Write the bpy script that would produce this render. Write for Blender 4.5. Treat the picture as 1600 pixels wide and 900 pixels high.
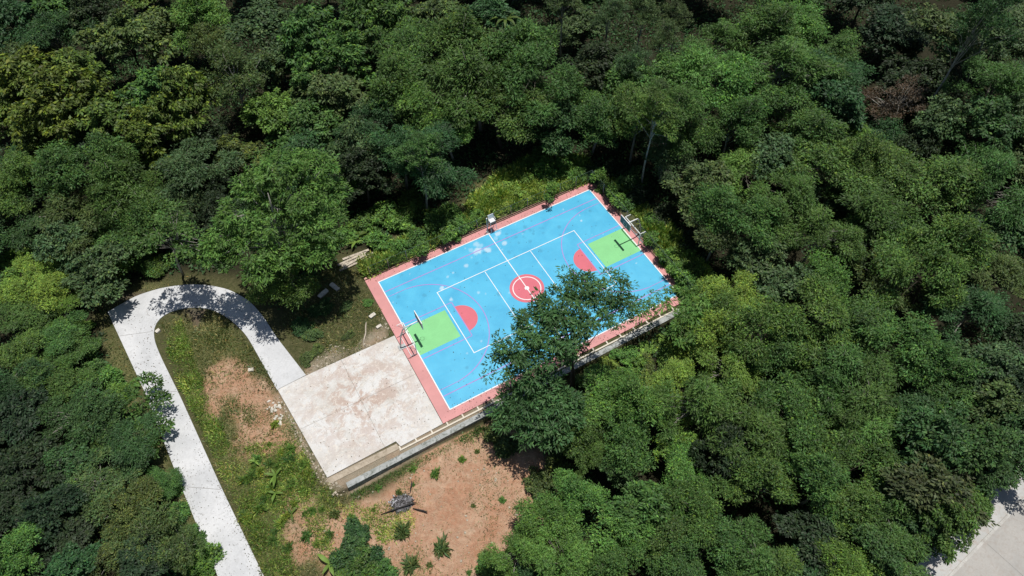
import bpy, math, random
import numpy as np
from mathutils import Vector, Matrix

for o in list(bpy.data.objects): bpy.data.objects.remove(o)
SC = bpy.context.scene
COL = SC.collection

# ------------------------------------------------------------------ camera
CAM = np.array([-23.616, -42.050, 67.103])
RIGHT = np.array([0.87351309, -0.4862918, -0.02225247])
DOWN = np.array([-0.4062106, -0.70294967, -0.58382764])
FWD = np.array([0.26826823, 0.51902027, -0.81157262])
FPX = 1150.86
cd = bpy.data.cameras.new('camera'); cam = bpy.data.objects.new('camera', cd); COL.objects.link(cam)
cd.sensor_width = 36.0; cd.lens = FPX / 1600 * 36.0; cd.clip_end = 3000; cd.clip_start = 0.5
m = Matrix.Identity(4)
for i in range(3):
    m[i][0] = RIGHT[i]; m[i][1] = -DOWN[i]; m[i][2] = -FWD[i]; m[i][3] = CAM[i]
cam.matrix_world = m
SC.camera = cam

# ------------------------------------------------------------------ sky, sun, exposure
SUND = Vector((0.165, 0.040, 1.0)).normalized()
w = bpy.data.worlds.new('World'); SC.world = w; w.use_nodes = True
nt = w.node_tree; nt.nodes.clear()
sk = nt.nodes.new('ShaderNodeTexSky'); sk.sky_type = 'NISHITA'; sk.sun_disc = False
sk.sun_elevation = math.asin(SUND.z); sk.sun_rotation = math.atan2(SUND.x, SUND.y)
bg = nt.nodes.new('ShaderNodeBackground'); bg.inputs[1].default_value = 0.055
wo = nt.nodes.new('ShaderNodeOutputWorld')
nt.links.new(sk.outputs[0], bg.inputs[0]); nt.links.new(bg.outputs[0], wo.inputs[0])
sd = bpy.data.lights.new('sun', 'SUN'); sd.energy = 4.2; sd.angle = math.radians(0.53); sd.color = (1.0, 0.965, 0.91)
so = bpy.data.objects.new('sun', sd); COL.objects.link(so)
so.rotation_euler = SUND.to_track_quat('Z', 'Y').to_euler(); so.location = (0, 0, 120)
vs = SC.view_settings
vs.view_transform = 'Standard'; vs.look = 'None'; vs.exposure = 0.0; vs.gamma = 1.0; vs.use_curve_mapping = False
SC.cycles.max_bounces = 5; SC.cycles.diffuse_bounces = 3; SC.cycles.transmission_bounces = 3; SC.cycles.transparent_max_bounces = 4

# ------------------------------------------------------------------ helpers
def un(x, y, z=0.0):
    r = RIGHT * (x - 800) / FPX + DOWN * (y - 450) / FPX + FWD
    return CAM + r * ((z - CAM[2]) / r[2])
def prj(p):
    d = np.asarray(p, float) - CAM
    c = d @ FWD
    return np.array([800 + FPX * (d @ RIGHT) / c, 450 + FPX * (d @ DOWN) / c])
def depth(p): return (np.asarray(p) - CAM) @ FWD
RNG = np.random.default_rng(7)
random.seed(7)

def vnoise(x, y, s, seed=0):
    x = np.asarray(x, float) / s; y = np.asarray(y, float) / s
    xi = np.floor(x); yi = np.floor(y); fx = x - xi; fy = y - yi
    fx = fx * fx * (3 - 2 * fx); fy = fy * fy * (3 - 2 * fy)
    def h(a, b):
        v = np.sin(a * 127.1 + b * 311.7 + seed * 74.7) * 43758.5453
        return v - np.floor(v)
    return (h(xi, yi) * (1 - fx) + h(xi + 1, yi) * fx) * (1 - fy) + (h(xi, yi + 1) * (1 - fx) + h(xi + 1, yi + 1) * fx) * fy

def inpoly(px, py, poly):
    px = np.asarray(px, float); py = np.asarray(py, float)
    ins = np.zeros(px.shape, bool); n = len(poly)
    for i in range(n):
        x0, y0 = poly[i][:2]; x1, y1 = poly[(i + 1) % n][:2]
        c = ((y0 > py) != (y1 > py))
        ins ^= c & (px < (x1 - x0) * (py - y0) / ((y1 - y0) if y1 != y0 else 1e-9) + x0)
    return ins
def sdpoly(px, py, poly):
    """signed distance, positive inside"""
    px = np.asarray(px, float); py = np.asarray(py, float)
    d = np.full(px.shape, 1e9); n = len(poly)
    for i in range(n):
        x0, y0 = poly[i][:2]; x1, y1 = poly[(i + 1) % n][:2]
        ex, ey = x1 - x0, y1 - y0
        t = np.clip(((px - x0) * ex + (py - y0) * ey) / (ex * ex + ey * ey + 1e-9), 0, 1)
        d = np.minimum(d, np.hypot(px - x0 - t * ex, py - y0 - t * ey))
    return np.where(inpoly(px, py, poly), d, -d)
def sstep(a, b, x):
    t = np.clip((x - a) / (b - a), 0, 1); return t * t * (3 - 2 * t)
def W(pts, z=0.0): return [tuple(un(x, y, z)[:2]) for x, y in pts]

def tag(o, label=None, cat=None, group=None, kind=None):
    if label: o['label'] = label
    if cat: o['category'] = cat
    if group: o['group'] = group
    if kind: o['kind'] = kind
    return o
def link(name, me, mat=None, parent=None):
    o = bpy.data.objects.new(name, me); COL.objects.link(o)
    if mat is not None and not me.materials: me.materials.append(mat)
    if parent is not None: o.parent = parent
    return o
def empty(name, loc=(0, 0, 0), rz=0.0):
    o = bpy.data.objects.new(name, None); COL.objects.link(o)
    o.location = loc; o.rotation_euler = (0, 0, rz); o.empty_display_size = 0.3
    return o

class MB:
    def __init__(s): s.v = []; s.f = []
    def add(s, vs, fs):
        b = len(s.v); s.v += [tuple(map(float, p)) for p in vs]; s.f += [tuple(b + i for i in f) for f in fs]; return s
    def box(s, x0, x1, y0, y1, z0, z1):
        return s.add([(x0, y0, z0), (x1, y0, z0), (x1, y1, z0), (x0, y1, z0), (x0, y0, z1), (x1, y0, z1), (x1, y1, z1), (x0, y1, z1)],
                     [(0, 3, 2, 1), (4, 5, 6, 7), (0, 1, 5, 4), (1, 2, 6, 5), (2, 3, 7, 6), (3, 0, 4, 7)])
    def prism(s, poly, z0, z1):
        n = len(poly); vs = [(p[0], p[1], z0) for p in poly] + [(p[0], p[1], z1) for p in poly]
        a = sum(poly[i][0] * poly[(i + 1) % n][1] - poly[(i + 1) % n][0] * poly[i][1] for i in range(n))
        fs = [tuple(range(n, 2 * n)), tuple(range(n - 1, -1, -1))] + [(i, (i + 1) % n, n + (i + 1) % n, n + i) for i in range(n)]
        if a < 0: fs = [tuple(reversed(f)) for f in fs]
        return s.add(vs, fs)
    def tube(s, pts, rad, n=8, cap=True):
        pts = [Vector(p) for p in pts]
        if not hasattr(rad, '__len__'): rad = [rad] * len(pts)
        vs = []; fs = []; ref = None
        for i, p in enumerate(pts):
            t = (pts[min(i + 1, len(pts) - 1)] - pts[max(i - 1, 0)]).normalized()
            if ref is None: ref = Vector((0, 0, 1)) if abs(t.z) < 0.9 else Vector((1, 0, 0))
            a = t.cross(ref)
            if a.length < 1e-4: a = t.orthogonal()
            a.normalize(); b = t.cross(a).normalized(); ref = -a.cross(t) if False else b.cross(t) * 0 + ref
            for k in range(n):
                q = 2 * math.pi * k / n
                vs.append(p + (a * math.cos(q) + b * math.sin(q)) * rad[i])
        for i in range(len(pts) - 1):
            for k in range(n):
                fs.append((i * n + k, i * n + (k + 1) % n, (i + 1) * n + (k + 1) % n, (i + 1) * n + k))
        if cap:
            fs.append(tuple(range(n - 1, -1, -1))); e = (len(pts) - 1) * n; fs.append(tuple(range(e, e + n)))
        return s.add(vs, fs)
    def mesh(s, name, smooth=False):
        me = bpy.data.meshes.new(name); me.from_pydata(s.v, [], s.f)
        if smooth: me.polygons.foreach_set('use_smooth', [True] * len(me.polygons))
        me.update(); return me
    def build(s, name, mat, parent=None, smooth=False): return link(name, s.mesh(name, smooth), mat, parent)

def npmesh(name, verts, k, cols=None):
    """verts (N*k,3): N separate k-gons"""
    verts = np.ascontiguousarray(verts, np.float32); n = len(verts); me = bpy.data.meshes.new(name)
    me.vertices.add(n); me.vertices.foreach_set('co', verts.ravel())
    me.loops.add(n); me.loops.foreach_set('vertex_index', np.arange(n, dtype=np.int32))
    me.polygons.add(n // k); me.polygons.foreach_set('loop_start', np.arange(0, n, k, dtype=np.int32))
    try: me.polygons.foreach_set('loop_total', np.full(n // k, k, np.int32))
    except Exception: pass
    me.update(calc_edges=True)
    if cols is not None:
        a = me.color_attributes.new('tint', 'FLOAT_COLOR', 'POINT')
        a.data.foreach_set('color', np.ascontiguousarray(cols, np.float32).ravel())
    return me
def nz(v): return v / (np.linalg.norm(v, axis=-1, keepdims=True) + 1e-9)
def leafquads(pos, d, nr, L, Wd, tint, fold=0.0):
    d = nz(d); s = nz(np.cross(d, nr)); L = np.reshape(L, (-1, 1)); Wd = np.reshape(Wd, (-1, 1))
    up = nz(np.cross(s, d))
    v = np.stack([pos, pos + d * L * .45 - s * Wd * .5, pos + d * L - up * L * fold, pos + d * L * .45 + s * Wd * .5], 1)
    c = np.repeat(np.concatenate([tint, np.ones((len(tint), 1))], 1)[:, None], 4, 1)
    return v.reshape(-1, 3), c.reshape(-1, 4)

# ------------------------------------------------------------------ materials
def newmat(name):
    mt = bpy.data.materials.new(name); mt.use_nodes = True; t = mt.node_tree
    return mt, t, t.nodes['Principled BSDF'], t.nodes['Material Output']
def N(t, ty, **kw):
    n = t.nodes.new(ty)
    for k, v in kw.items():
        if k.startswith('i_'):
            n.inputs[int(k[2:]) if k[2:].isdigit() else k[2:].replace('_', ' ')].default_value = v
        else: setattr(n, k, v)
    return n
def noise(t, scale, detail=4.0, rough=.55, dist=0.0, co=None):
    n = N(t, 'ShaderNodeTexNoise'); n.inputs['Scale'].default_value = scale; n.inputs['Detail'].default_value = detail
    n.inputs['Roughness'].default_value = rough; n.inputs['Distortion'].default_value = dist
    if co: t.links.new(co, n.inputs['Vector'])
    return n.outputs['Fac']
def ramp(t, fac, stops):
    r = N(t, 'ShaderNodeValToRGB'); el = r.color_ramp.elements
    while len(el) < len(stops): el.new(0.5)
    for e, (p, c) in zip(el, stops):
        e.position = p; e.color = (*c, 1) if len(c) == 3 else c
    t.links.new(fac, r.inputs[0]); return r.outputs[0]
def mix(t, fac, a, b, mode='MIX'):
    n = N(t, 'ShaderNodeMix', data_type='RGBA', blend_type=mode)
    for sock, val in ((0, fac), (6, a), (7, b)):
        if hasattr(val, 'is_linked') or hasattr(val, 'links'): t.links.new(val, n.inputs[sock])
        elif sock == 0: n.inputs[0].default_value = val
        else: n.inputs[sock].default_value = (*val, 1)
    return n.outputs[2]
def bump(t, b, fac, strength=.4, dist=.05):
    n = N(t, 'ShaderNodeBump'); n.inputs['Strength'].default_value = strength; n.inputs['Distance'].default_value = dist
    t.links.new(fac, n.inputs['Height']); t.links.new(n.outputs[0], b.inputs['Normal'])
def geopos(t): return N(t, 'ShaderNodeNewGeometry').outputs['Position']

def paint(name, col, var=.12, rough=.6, scale=.5, fine=9.0, dirt=None):
    mt, t, b, o = newmat(name); p = geopos(t)
    n1 = noise(t, scale, 5, .6, .3, p); n2 = noise(t, fine, 4, .6, 0, p)
    lo = tuple(c * (1 - var) for c in col); hi = tuple(min(1, c * (1 + var)) for c in col)
    c = ramp(t, n1, [(.3, lo), (.7, hi)])
    c = mix(t, ramp(t, n2, [(.35, (0, 0, 0)), (.8, (.35, .35, .35))]), c, dirt or tuple(x * .8 for x in col))
    t.links.new(c, b.inputs['Base Color']); b.inputs['Roughness'].default_value = rough
    bump(t, b, n2, .15, .01)
    return mt
def plain(name, col, rough=.5, metal=0.0, var=.1):
    mt, t, b, o = newmat(name); p = geopos(t)
    c = ramp(t, noise(t, 3.0, 4, .6, 0, p), [(.3, tuple(x * (1 - var) for x in col)), (.7, tuple(min(1, x * (1 + var)) for x in col))])
    t.links.new(c, b.inputs['Base Color']); b.inputs['Roughness'].default_value = rough; b.inputs['Metallic'].default_value = metal
    return mt
def concrete(name, a, bcol, stain=None, sc=.35, amt=.5):
    mt, t, b, o = newmat(name); p = geopos(t)
    n1 = noise(t, sc, 6, .6, .6, p); n2 = noise(t, 6.0, 5, .65, 0, p); n3 = noise(t, 1.6, 6, .7, 1.2, p)
    c = ramp(t, n1, [(.3, bcol), (.65, a)])
    c = mix(t, ramp(t, n2, [(.3, (.3,) * 3), (.7, (0,) * 3)]), c, tuple(x * .72 for x in bcol))
    if stain:
        c = mix(t, ramp(t, n3, [(.5, (0, 0, 0)), (.62, (amt,) * 3)]), c, stain)
    t.links.new(c, b.inputs['Base Color']); b.inputs['Roughness'].default_value = .85
    bump(t, b, n2, .25, .01)
    return mt

def foliage(name, rough=.5, transl=.28, spec=.4):
    mt, t, b, o = newmat(name)
    oi = N(t, 'ShaderNodeObjectInfo'); at = N(t, 'ShaderNodeAttribute', attribute_name='tint')
    c = mix(t, 1.0, oi.outputs['Color'], at.outputs['Color'], 'MULTIPLY')
    big = noise(t, .45, 3, .6, 0, geopos(t))
    c = mix(t, 1.0, c, ramp(t, big, [(.3, (.82, .86, .8)), (.7, (1.2, 1.14, 1.1))]), 'MULTIPLY')
    t.links.new(c, b.inputs['Base Color']); b.inputs['Roughness'].default_value = rough
    b.inputs['Specular IOR Level'].default_value = spec
    tr = N(t, 'ShaderNodeBsdfTranslucent'); c2 = mix(t, 1.0, c, (1.3, 1.25, .6), 'MULTIPLY'); t.links.new(c2, tr.inputs[0])
    ms = N(t, 'ShaderNodeMixShader'); ms.inputs[0].default_value = transl
    t.links.new(b.outputs[0], ms.inputs[1]); t.links.new(tr.outputs[0], ms.inputs[2]); t.links.new(ms.outputs[0], o.inputs[0])
    return mt

M = dict(
    blue=None, pink=paint('pink_court_paint', (.575, .250, .243), .14, .6, .4, 5, (.52, .27, .25)),
    green=paint('green_court_paint', (.205, .565, .225), .07, .55, .6, 6),
    red=paint('red_court_paint', (.60, .125, .165), .07, .55, .6, 6),
    white=paint('white_line_paint', (.78, .79, .80), .05, .6, 1.0, 8),
    magenta=paint('magenta_line_paint', (.34, .24, .58), .08, .6, 1.0, 8),
    road=concrete('pale_road_concrete', (.66, .665, .67), (.50, .51, .52), (.40, .40, .40), .3, .35),
    slab=None, grey=concrete('grey_wall_concrete', (.47, .48, .47), (.24, .26, .24), (.10, .11, .085), .8, .8),
    tan=concrete('tan_kerb_concrete', (.50, .43, .34), (.34, .28, .20), (.22, .18, .12), 1.2, .6),
    cream=plain('cream_kerb_paint', (.62, .56, .46), .7),
    oldroad=concrete('weathered_road_concrete', (.44, .42, .39), (.34, .33, .31), (.30, .25, .21), .25, .4),
    steel=plain('white_painted_steel', (.80, .81, .80), .35, 0, .05), dull=plain('galvanised_steel', (.38, .40, .40), .45, .5, .1),
    groove=plain('groove_brown', (.11, .055, .04), .8), wire=plain('green_wire', (.05, .09, .07), .6),
    board=plain('board_grey', (.085, .095, .085), .5), bark=plain('grey_bark', (.19, .17, .14), .9, 0, .35),
    darkbark=plain('brown_bark', (.075, .06, .045), .9, 0, .35), palebark=plain('pale_bark', (.34, .32, .28), .9, 0, .25),
    wood=plain('weathered_timber', (.46, .40, .32), .85, 0, .25), char=plain('charred_wood', (.03, .027, .025), .9, 0, .4),
    ash=plain('ash', (.13, .125, .13), .95, 0, .6), stone=plain('pale_stone', (.58, .54, .47), .9, 0, .2),
    chair=plain('chair_white', (.70, .72, .72), .4), dark=plain('dark_pad', (.03, .03, .03), .6),
    leaf=foliage('feathery_foliage', .55, .3, .3), broad=foliage('broadleaf_foliage', .55, .25, .28), grass=foliage('grass_blades', .6, .3, .25),
)

# court blue: colour attribute 'wear' carries pale scuffs and dark blotches
mt, t, b, o = newmat('blue_court_paint'); p = geopos(t)
n1 = noise(t, .35, 5, .6, .5, p); n2 = noise(t, 3.0, 6, .65, .3, p); n3 = noise(t, 14, 3, .6, 0, p)
c = ramp(t, n1, [(.28, (.038, .345, .575)), (.72, (.082, .465, .69))])
c = mix(t, ramp(t, n2, [(.5, (0,) * 3), (.75, (.5,) * 3)]), c, (.045, .44, .70))
at = N(t, 'ShaderNodeAttribute', attribute_name='wear_blotch'); sp = N(t, 'ShaderNodeSeparateColor'); t.links.new(at.outputs['Color'], sp.inputs[0])
c = mix(t, sp.outputs[0], c, (.66, .70, .74)); c = mix(t, sp.outputs[1], c, (.035, .26, .42))
t.links.new(c, b.inputs['Base Color']); b.inputs['Roughness'].default_value = .5; bump(t, b, n3, .1, .005)
M['blue'] = mt
# stained slab
mt, t, b, o = newmat('stained_slab_concrete'); p = geopos(t)
n1 = noise(t, .22, 6, .62, .8, p); n2 = noise(t, 1.5, 8, .74, .8, p); n3 = noise(t, 8, 5, .65, 0, p); n4 = noise(t, .6, 8, .75, .5, p)
c = ramp(t, n1, [(.28, (.45, .41, .36)), (.42, (.555, .535, .50)), (.55, (.635, .63, .615))])
c = mix(t, ramp(t, n2, [(.52, (0,) * 3), (.58, (.55,) * 3)]), c, (.48, .45, .41))
vd = N(t, 'ShaderNodeVectorMath', operation='DISTANCE'); vd.inputs[1].default_value = (-21.3, -3.4, 0); t.links.new(p, vd.inputs[0])
rd_ = ramp(t, N(t, 'ShaderNodeMath', operation='DIVIDE', i_1=8.5).outputs[0], [(0, (1,) * 3), (1, (0,) * 3)])
dv_ = [n for n in t.nodes if n.type == 'MATH'][-1]; t.links.new(vd.outputs['Value'], dv_.inputs[0])
msk = mix(t, 1.0, ramp(t, n4, [(.46, (0,) * 3), (.54, (1.0,) * 3)]), rd_, 'MULTIPLY')
c = mix(t, msk, c, (.42, .295, .235))
n5 = noise(t, 2.4, 9, .78, 1.0, p)
c = mix(t, ramp(t, n5, [(.53, (0,) * 3), (.60, (.8,) * 3)]), c, (.68, .63, .56))
c = mix(t, ramp(t, n3, [(.25, (.5,) * 3), (.5, (0,) * 3)]), c, (.36, .33, .29))
t.links.new(c, b.inputs['Base Color']); b.inputs['Roughness'].default_value = .85; bump(t, b, n3, .2, .01)
M['slab'] = mt
# terrain
mt, t, b, o = newmat('terrain_soil'); p = geopos(t)
at = N(t, 'ShaderNodeAttribute', attribute_name='zone'); sp = N(t, 'ShaderNodeSeparateColor'); t.links.new(at.outputs['Color'], sp.inputs[0])
n1 = noise(t, .5, 6, .62, .6, p); n2 = noise(t, 4.0, 6, .7, .4, p); n3 = noise(t, 16, 4, .7, 0, p)
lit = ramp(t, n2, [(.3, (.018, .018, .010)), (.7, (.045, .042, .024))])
soil = mix(t, ramp(t, n1, [(.35, (0,) * 3), (.65, (1,) * 3)]), (.505, .265, .163), (.575, .400, .278))
n6 = noise(t, .9, 8, .75, 2.5, p)
soil = mix(t, ramp(t, n6, [(.46, (0,) * 3), (.58, (.6,) * 3)]), soil, (.42, .215, .13))
soil = mix(t, ramp(t, n2, [(.5, (0,) * 3), (.7, (.8,) * 3)]), soil, (.54, .40, .26))
soil = mix(t, ramp(t, n3, [(.25, (.6,) * 3), (.5, (0,) * 3)]), soil, (.25, .15, .09))  # darker specks put crevice shade into the soil colour
gr = mix(t, ramp(t, n2, [(.35, (0,) * 3), (.65, (1,) * 3)]), (.085, .105, .032), (.19, .175, .080))
gr = mix(t, ramp(t, n3, [(.55, (0,) * 3), (.7, (.7,) * 3)]), gr, (.30, .26, .14))
tan = mix(t, ramp(t, n3, [(.4, (0,) * 3), (.65, (1,) * 3)]), (.24, .20, .14), (.46, .40, .30))
tan = mix(t, ramp(t, n1, [(.45, (0,) * 3), (.65, (.6,) * 3)]), tan, (.40, .26, .17))
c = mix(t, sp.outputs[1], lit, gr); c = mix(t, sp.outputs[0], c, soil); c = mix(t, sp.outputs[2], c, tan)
t.links.new(c, b.inputs['Base Color']); b.inputs['Roughness'].default_value = .95
b.inputs['Specular IOR Level'].default_value = .15; bump(t, b, n6, .9, .35)
M['terrain'] = mt

# ------------------------------------------------------------------ ground plan (pixels of the photograph on the z=0 plane)
CLEAR_PX = [(160, 490), (205, 448), (300, 432), (372, 440), (445, 500), (470, 505), (520, 430), (535, 398), (590, 398), (760, 330), (925, 278),
            (1003, 340), (1062, 440), (1060, 470), (900, 580), (790, 650), (835, 700), (842, 790), (770, 870), (730, 930), (330, 930), (280, 765), (196, 590)]
CLEAR = W(CLEAR_PX)
SOIL = W([(770, 640), (840, 720), (842, 800), (800, 850), (720, 910), (640, 940), (540, 930), (478, 850), (500, 800), (560, 770), (640, 720), (700, 690)])
DRY = W([(325, 578), (365, 562), (402, 566), (440, 640), (470, 690), (478, 722), (430, 700), (400, 728), (365, 690), (335, 630)])
BARE = W([(455, 785), (490, 780), (522, 822), (500, 870), (470, 880), (448, 840)])
STRIP = W([(258, 540), (285, 600), (330, 690), (400, 850), (430, 930), (480, 930), (450, 850), (400, 745), (350, 690), (312, 600), (280, 500)])
GRASS = W([(250, 505), (300, 482), (352, 492), (400, 560), (450, 640), (500, 740), (545, 770), (500, 900), (410, 930), (330, 700)])
GRASS2 = W([(440, 500), (480, 440), (560, 395), (585, 440), (612, 520), (480, 590)])
GRASS3 = W([(140, 470), (220, 440), (300, 430), (200, 470), (170, 492), (330, 850), (300, 850), (180, 600)])
GRASS4 = [W([(575, 432), (760, 342), (925, 282), (918, 248), (850, 236), (785, 270), (722, 318), (640, 365), (560, 405)]), W([(930, 282), (1000, 342), (1060, 440), (1075, 560), (1180, 560), (1125, 470), (1100, 425), (1045, 350), (950, 275)])]
GRAVEL = W([(478, 590), (490, 560), (520, 535), (548, 545), (600, 505), (580, 450), (571, 440), (600, 480), (615, 527)])
EDGE = W([(428, 600), (433, 609), (510, 746), (545, 765), (520, 775), (490, 740), (455, 670)])
BACKSTRIP = W([(510, 746), (691, 665), (780, 622), (780, 632), (545, 765)])
MUD = W([(165, 478), (185, 455), (225, 455), (215, 465)])
MUD2 = W([(282, 478), (325, 480), (318, 500), (305, 515), (290, 495)])

ROAD_OUT = W([(-1, 0)]) and [un(*q)[:2] for q in [(372, 960), (340, 900), (283, 760), (225, 610), (168, 487), (212, 462), (250, 450), (290, 444), (325, 445), (358, 452), (390, 470), (412, 495), (430, 524), (478, 586)]]
ROAD_IN = [un(*q)[:2] for q in [(445, 960), (412, 900), (345, 760), (282, 620), (250, 555), (239, 527), (241, 505), (255, 491), (275, 483), (300, 479), (328, 482), (350, 492), (368, 506), (385, 523), (433, 609)]]
RD_OUT = W([(1432, 900), (1500, 828), (1560, 765), (1640, 690)])
RD_DIR = np.array(un(1590, 790)[:2]) - np.array(un(1484, 900)[:2]); RD_DIR /= np.linalg.norm(RD_DIR)

def ground_z(x, y):
    x = np.asarray(x, float); y = np.asarray(y, float)
    dc = -sdpoly(x, y, CLEAR)
    far = sstep(2, 30, dc)
    z = -0.13 + far * ((vnoise(x, y, 22, 1) - .5) * 2.4 + (vnoise(x, y, 9, 2) - .5) * 1.0)
    z += far * sstep(15, 80, y) * 1.5
    # drop below the drain wall
    low = sstep(-11.50, -11.74, y) * sstep(-30, -25.5, x) * (1 - sstep(14, 22, x))
    z += low * (-0.62 + .35 * (vnoise(x, y, 3.2, 4) - .5) + .14 * (vnoise(x, y, 1.1, 5) - .5) - .6 * sstep(-14, -24, y))
    # rough lawn
    rough = (1 - far) * sstep(0.0, 1.2, np.minimum(-sdpoly(x, y, [(-28.8, -10.4), (-28.8, 1.9), (-15.4, 1.9), (-15.4, 10.4), (15.3, 10.4), (15.3, -10.4)]), 5))
    z += rough * ((vnoise(x, y, 2.3, 8) - .5) * .12)
    # level under the wide road
    ax, ay = un(1484, 900)[:2]; dd = (x - ax) * RD_DIR[1] - (y - ay) * RD_DIR[0]
    z = z + (-.2 - z) * sstep(-6, -3, dd)
    # level under driveway
    dr = sdpoly(x, y, [tuple(q) for q in ROAD_OUT] + [tuple(q) for q in ROAD_IN[::-1]])
    k = sstep(-1.2, -0.1, dr); z = z + (-.10 - z) * k
    return z

# ------------------------------------------------------------------ terrain
def axis(lo, hi, step, far):
    a = np.arange(lo, hi + .01, step); e = np.array([4, 10, 20, 40, 80, 160.]); e = e[e <= far]
    return np.concatenate([lo - e[::-1], a, hi + e])
gx = axis(-62, 100, .6, 160); gy = np.unique(np.concatenate([axis(-56, 100, .6, 160), [-11.5, -11.58, -11.66, -11.74, -11.9]]))
GX, GY = np.meshgrid(gx, gy); GZ = ground_z(GX, GY)
nx, ny = len(gx), len(gy)
idx = np.arange(nx * ny).reshape(ny, nx)
q = np.stack([idx[:-1, :-1], idx[:-1, 1:], idx[1:, 1:], idx[1:, :-1]], -1).reshape(-1, 4)
me = bpy.data.meshes.new('ground')
me.vertices.add(nx * ny); me.vertices.foreach_set('co', np.stack([GX, GY, GZ], -1).astype(np.float32).ravel())
me.loops.add(q.size); me.loops.foreach_set('vertex_index', q.astype(np.int32).ravel())
me.polygons.add(len(q)); me.polygons.foreach_set('loop_start', np.arange(0, q.size, 4, dtype=np.int32))
me.polygons.foreach_set('use_smooth', np.ones(len(q), bool)); me.update(calc_edges=True)
def zones(x, y):
    nn = (vnoise(x, y, 2.5, 11) - .5) * 2.2 + (vnoise(x, y, .9, 12) - .5) * 1.1
    s = sstep(-.8, .8, sdpoly(x, y, SOIL) + nn); s = np.maximum(s, .95 * sstep(-.7, .9, sdpoly(x, y, DRY) + nn))
    s = np.maximum(s, .8 * sstep(-.6, .7, sdpoly(x, y, BARE) + nn))
    s = np.where(y > -11.8, np.where(x > -27, 0, s), s)
    g = sstep(-1, 1, np.maximum.reduce([sdpoly(x, y, GRASS), sdpoly(x, y, GRASS2), sdpoly(x, y, GRASS3)]) + nn * .6)
    g = np.maximum(g, sstep(-1, 1, np.maximum(sdpoly(x, y, GRASS4[0]), sdpoly(x, y, GRASS4[1])) + nn))
    g = g * (1 - .45 * sstep(-.5, 1, sdpoly(x, y, GRASS2) + nn))
    g = np.maximum(g, .55 * sstep(-2.0, .5, sdpoly(x, y, CLEAR)))
    tn = np.maximum.reduce([sstep(-.5, .6, sdpoly(x, y, GRAVEL) + nn * .7), .9 * sstep(-.4, .4, sdpoly(x, y, EDGE) + nn * .4), sstep(-.5, .1, sdpoly(x, y, BACKSTRIP))])
    mud = np.maximum(sstep(-.5, .5, sdpoly(x, y, MUD) + nn * .3), sstep(-.4, .4, sdpoly(x, y, MUD2) + nn * .2))
    g = g * (1 - mud); tn = np.maximum(tn, mud * .35)
    return s, g, tn
s_, g_, t_ = zones(GX, GY)
a = me.color_attributes.new('zone', 'FLOAT_COLOR', 'POINT')
a.data.foreach_set('color', np.stack([s_, g_, t_, np.ones_like(s_)], -1).astype(np.float32).ravel())
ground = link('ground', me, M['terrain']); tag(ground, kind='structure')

# ------------------------------------------------------------------ court (structure with painted sheets)
def rect(x0, x1, y0, y1, z): return MB().add([(x0, y0, z), (x1, y0, z), (x1, y1, z), (x0, y1, z)], [(0, 1, 2, 3)])
court = MB().box(-15.42, 14.98, -10.2, 10.12, -.3, 0).build('sports_court', M['pink'])
tag(court, 'blue and pink painted sports court with basketball and volleyball lines', 'sports court', kind='structure')
# blue playing sheet with wear attribute
bx = np.arange(-14.2, 14.21, .12); by = np.arange(-9.2, 9.21, .12); BX, BY = np.meshgrid(bx, by)
wear_blotch = np.zeros_like(BX); drk = np.zeros_like(BX)
wn = (vnoise(BX, BY, .5, 3) - .5) * .6 + (vnoise(BX, BY, .22, 9) - .5) * .4
for sx, sy, r, st in [(-2.38, 7.46, .62, .85), (-1.17, 6.54 + .5, .5, .8), (.9, 7.0, .5, .7), (.99, 8.65, .38, .75), (-4.48, 6.29, .35, .6), (-1.9, 8.4, .45, .5),
                      (-2.9, 8.0, .4, .35), (-8.3, 4.75, .3, .8), (-8.1, 2.85, .22, .7), (-5.0, 2.2, .22, .5), (10.6, 5.4, .16, .8), (10.9, 6.2, .12, .5), (12.6, -3.2, .12, .7),
                      (-7, 5.9, .2, .5), (-6.2, 6.1, .15, .5), (-3.4, 7.0, .2, .4), (11.3, -1.4, .5, .18), (-1.6, 8.1, .35, .35), (.4, 8.1, .3, .3)]:
    wear_blotch = np.maximum(wear_blotch, .7 * st * sstep(0, .45, 1 - np.hypot(BX - sx, BY - sy) / r + wn))
for _ in range(36):
    sx, sy = RNG.uniform(-14, 14), RNG.uniform(-9, 9); r = RNG.uniform(.05, .16)
    wear_blotch = np.maximum(wear_blotch, .3 * sstep(0, .5, 1 - np.hypot(BX - sx, BY - sy) / r + wn * .4))
for _ in range(60):
    sx, sy = RNG.uniform(-14, 14), RNG.uniform(-9, 9)
    if _ < 22: sx, sy = RNG.normal(3.4, 1.6), RNG.normal(7.2, .8)
    drk = np.maximum(drk, .55 * sstep(0, .6, 1 - np.hypot(BX - sx, BY - sy) / RNG.uniform(.12, .35) + wn * 1.4))
n_, m_ = len(bx), len(by); idx = np.arange(n_ * m_).reshape(m_, n_)
q = np.stack([idx[:-1, :-1], idx[:-1, 1:], idx[1:, 1:], idx[1:, :-1]], -1).reshape(-1, 4)
me = bpy.data.meshes.new('blue_surface'); me.vertices.add(n_ * m_)
me.vertices.foreach_set('co', np.stack([BX, BY, np.full_like(BX, .004)], -1).astype(np.float32).ravel())
me.loops.add(q.size); me.loops.foreach_set('vertex_index', q.astype(np.int32).ravel())
me.polygons.add(len(q)); me.polygons.foreach_set('loop_start', np.arange(0, q.size, 4, dtype=np.int32)); me.update(calc_edges=True)
a = me.color_attributes.new('wear_blotch', 'FLOAT_COLOR', 'POINT')
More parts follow.
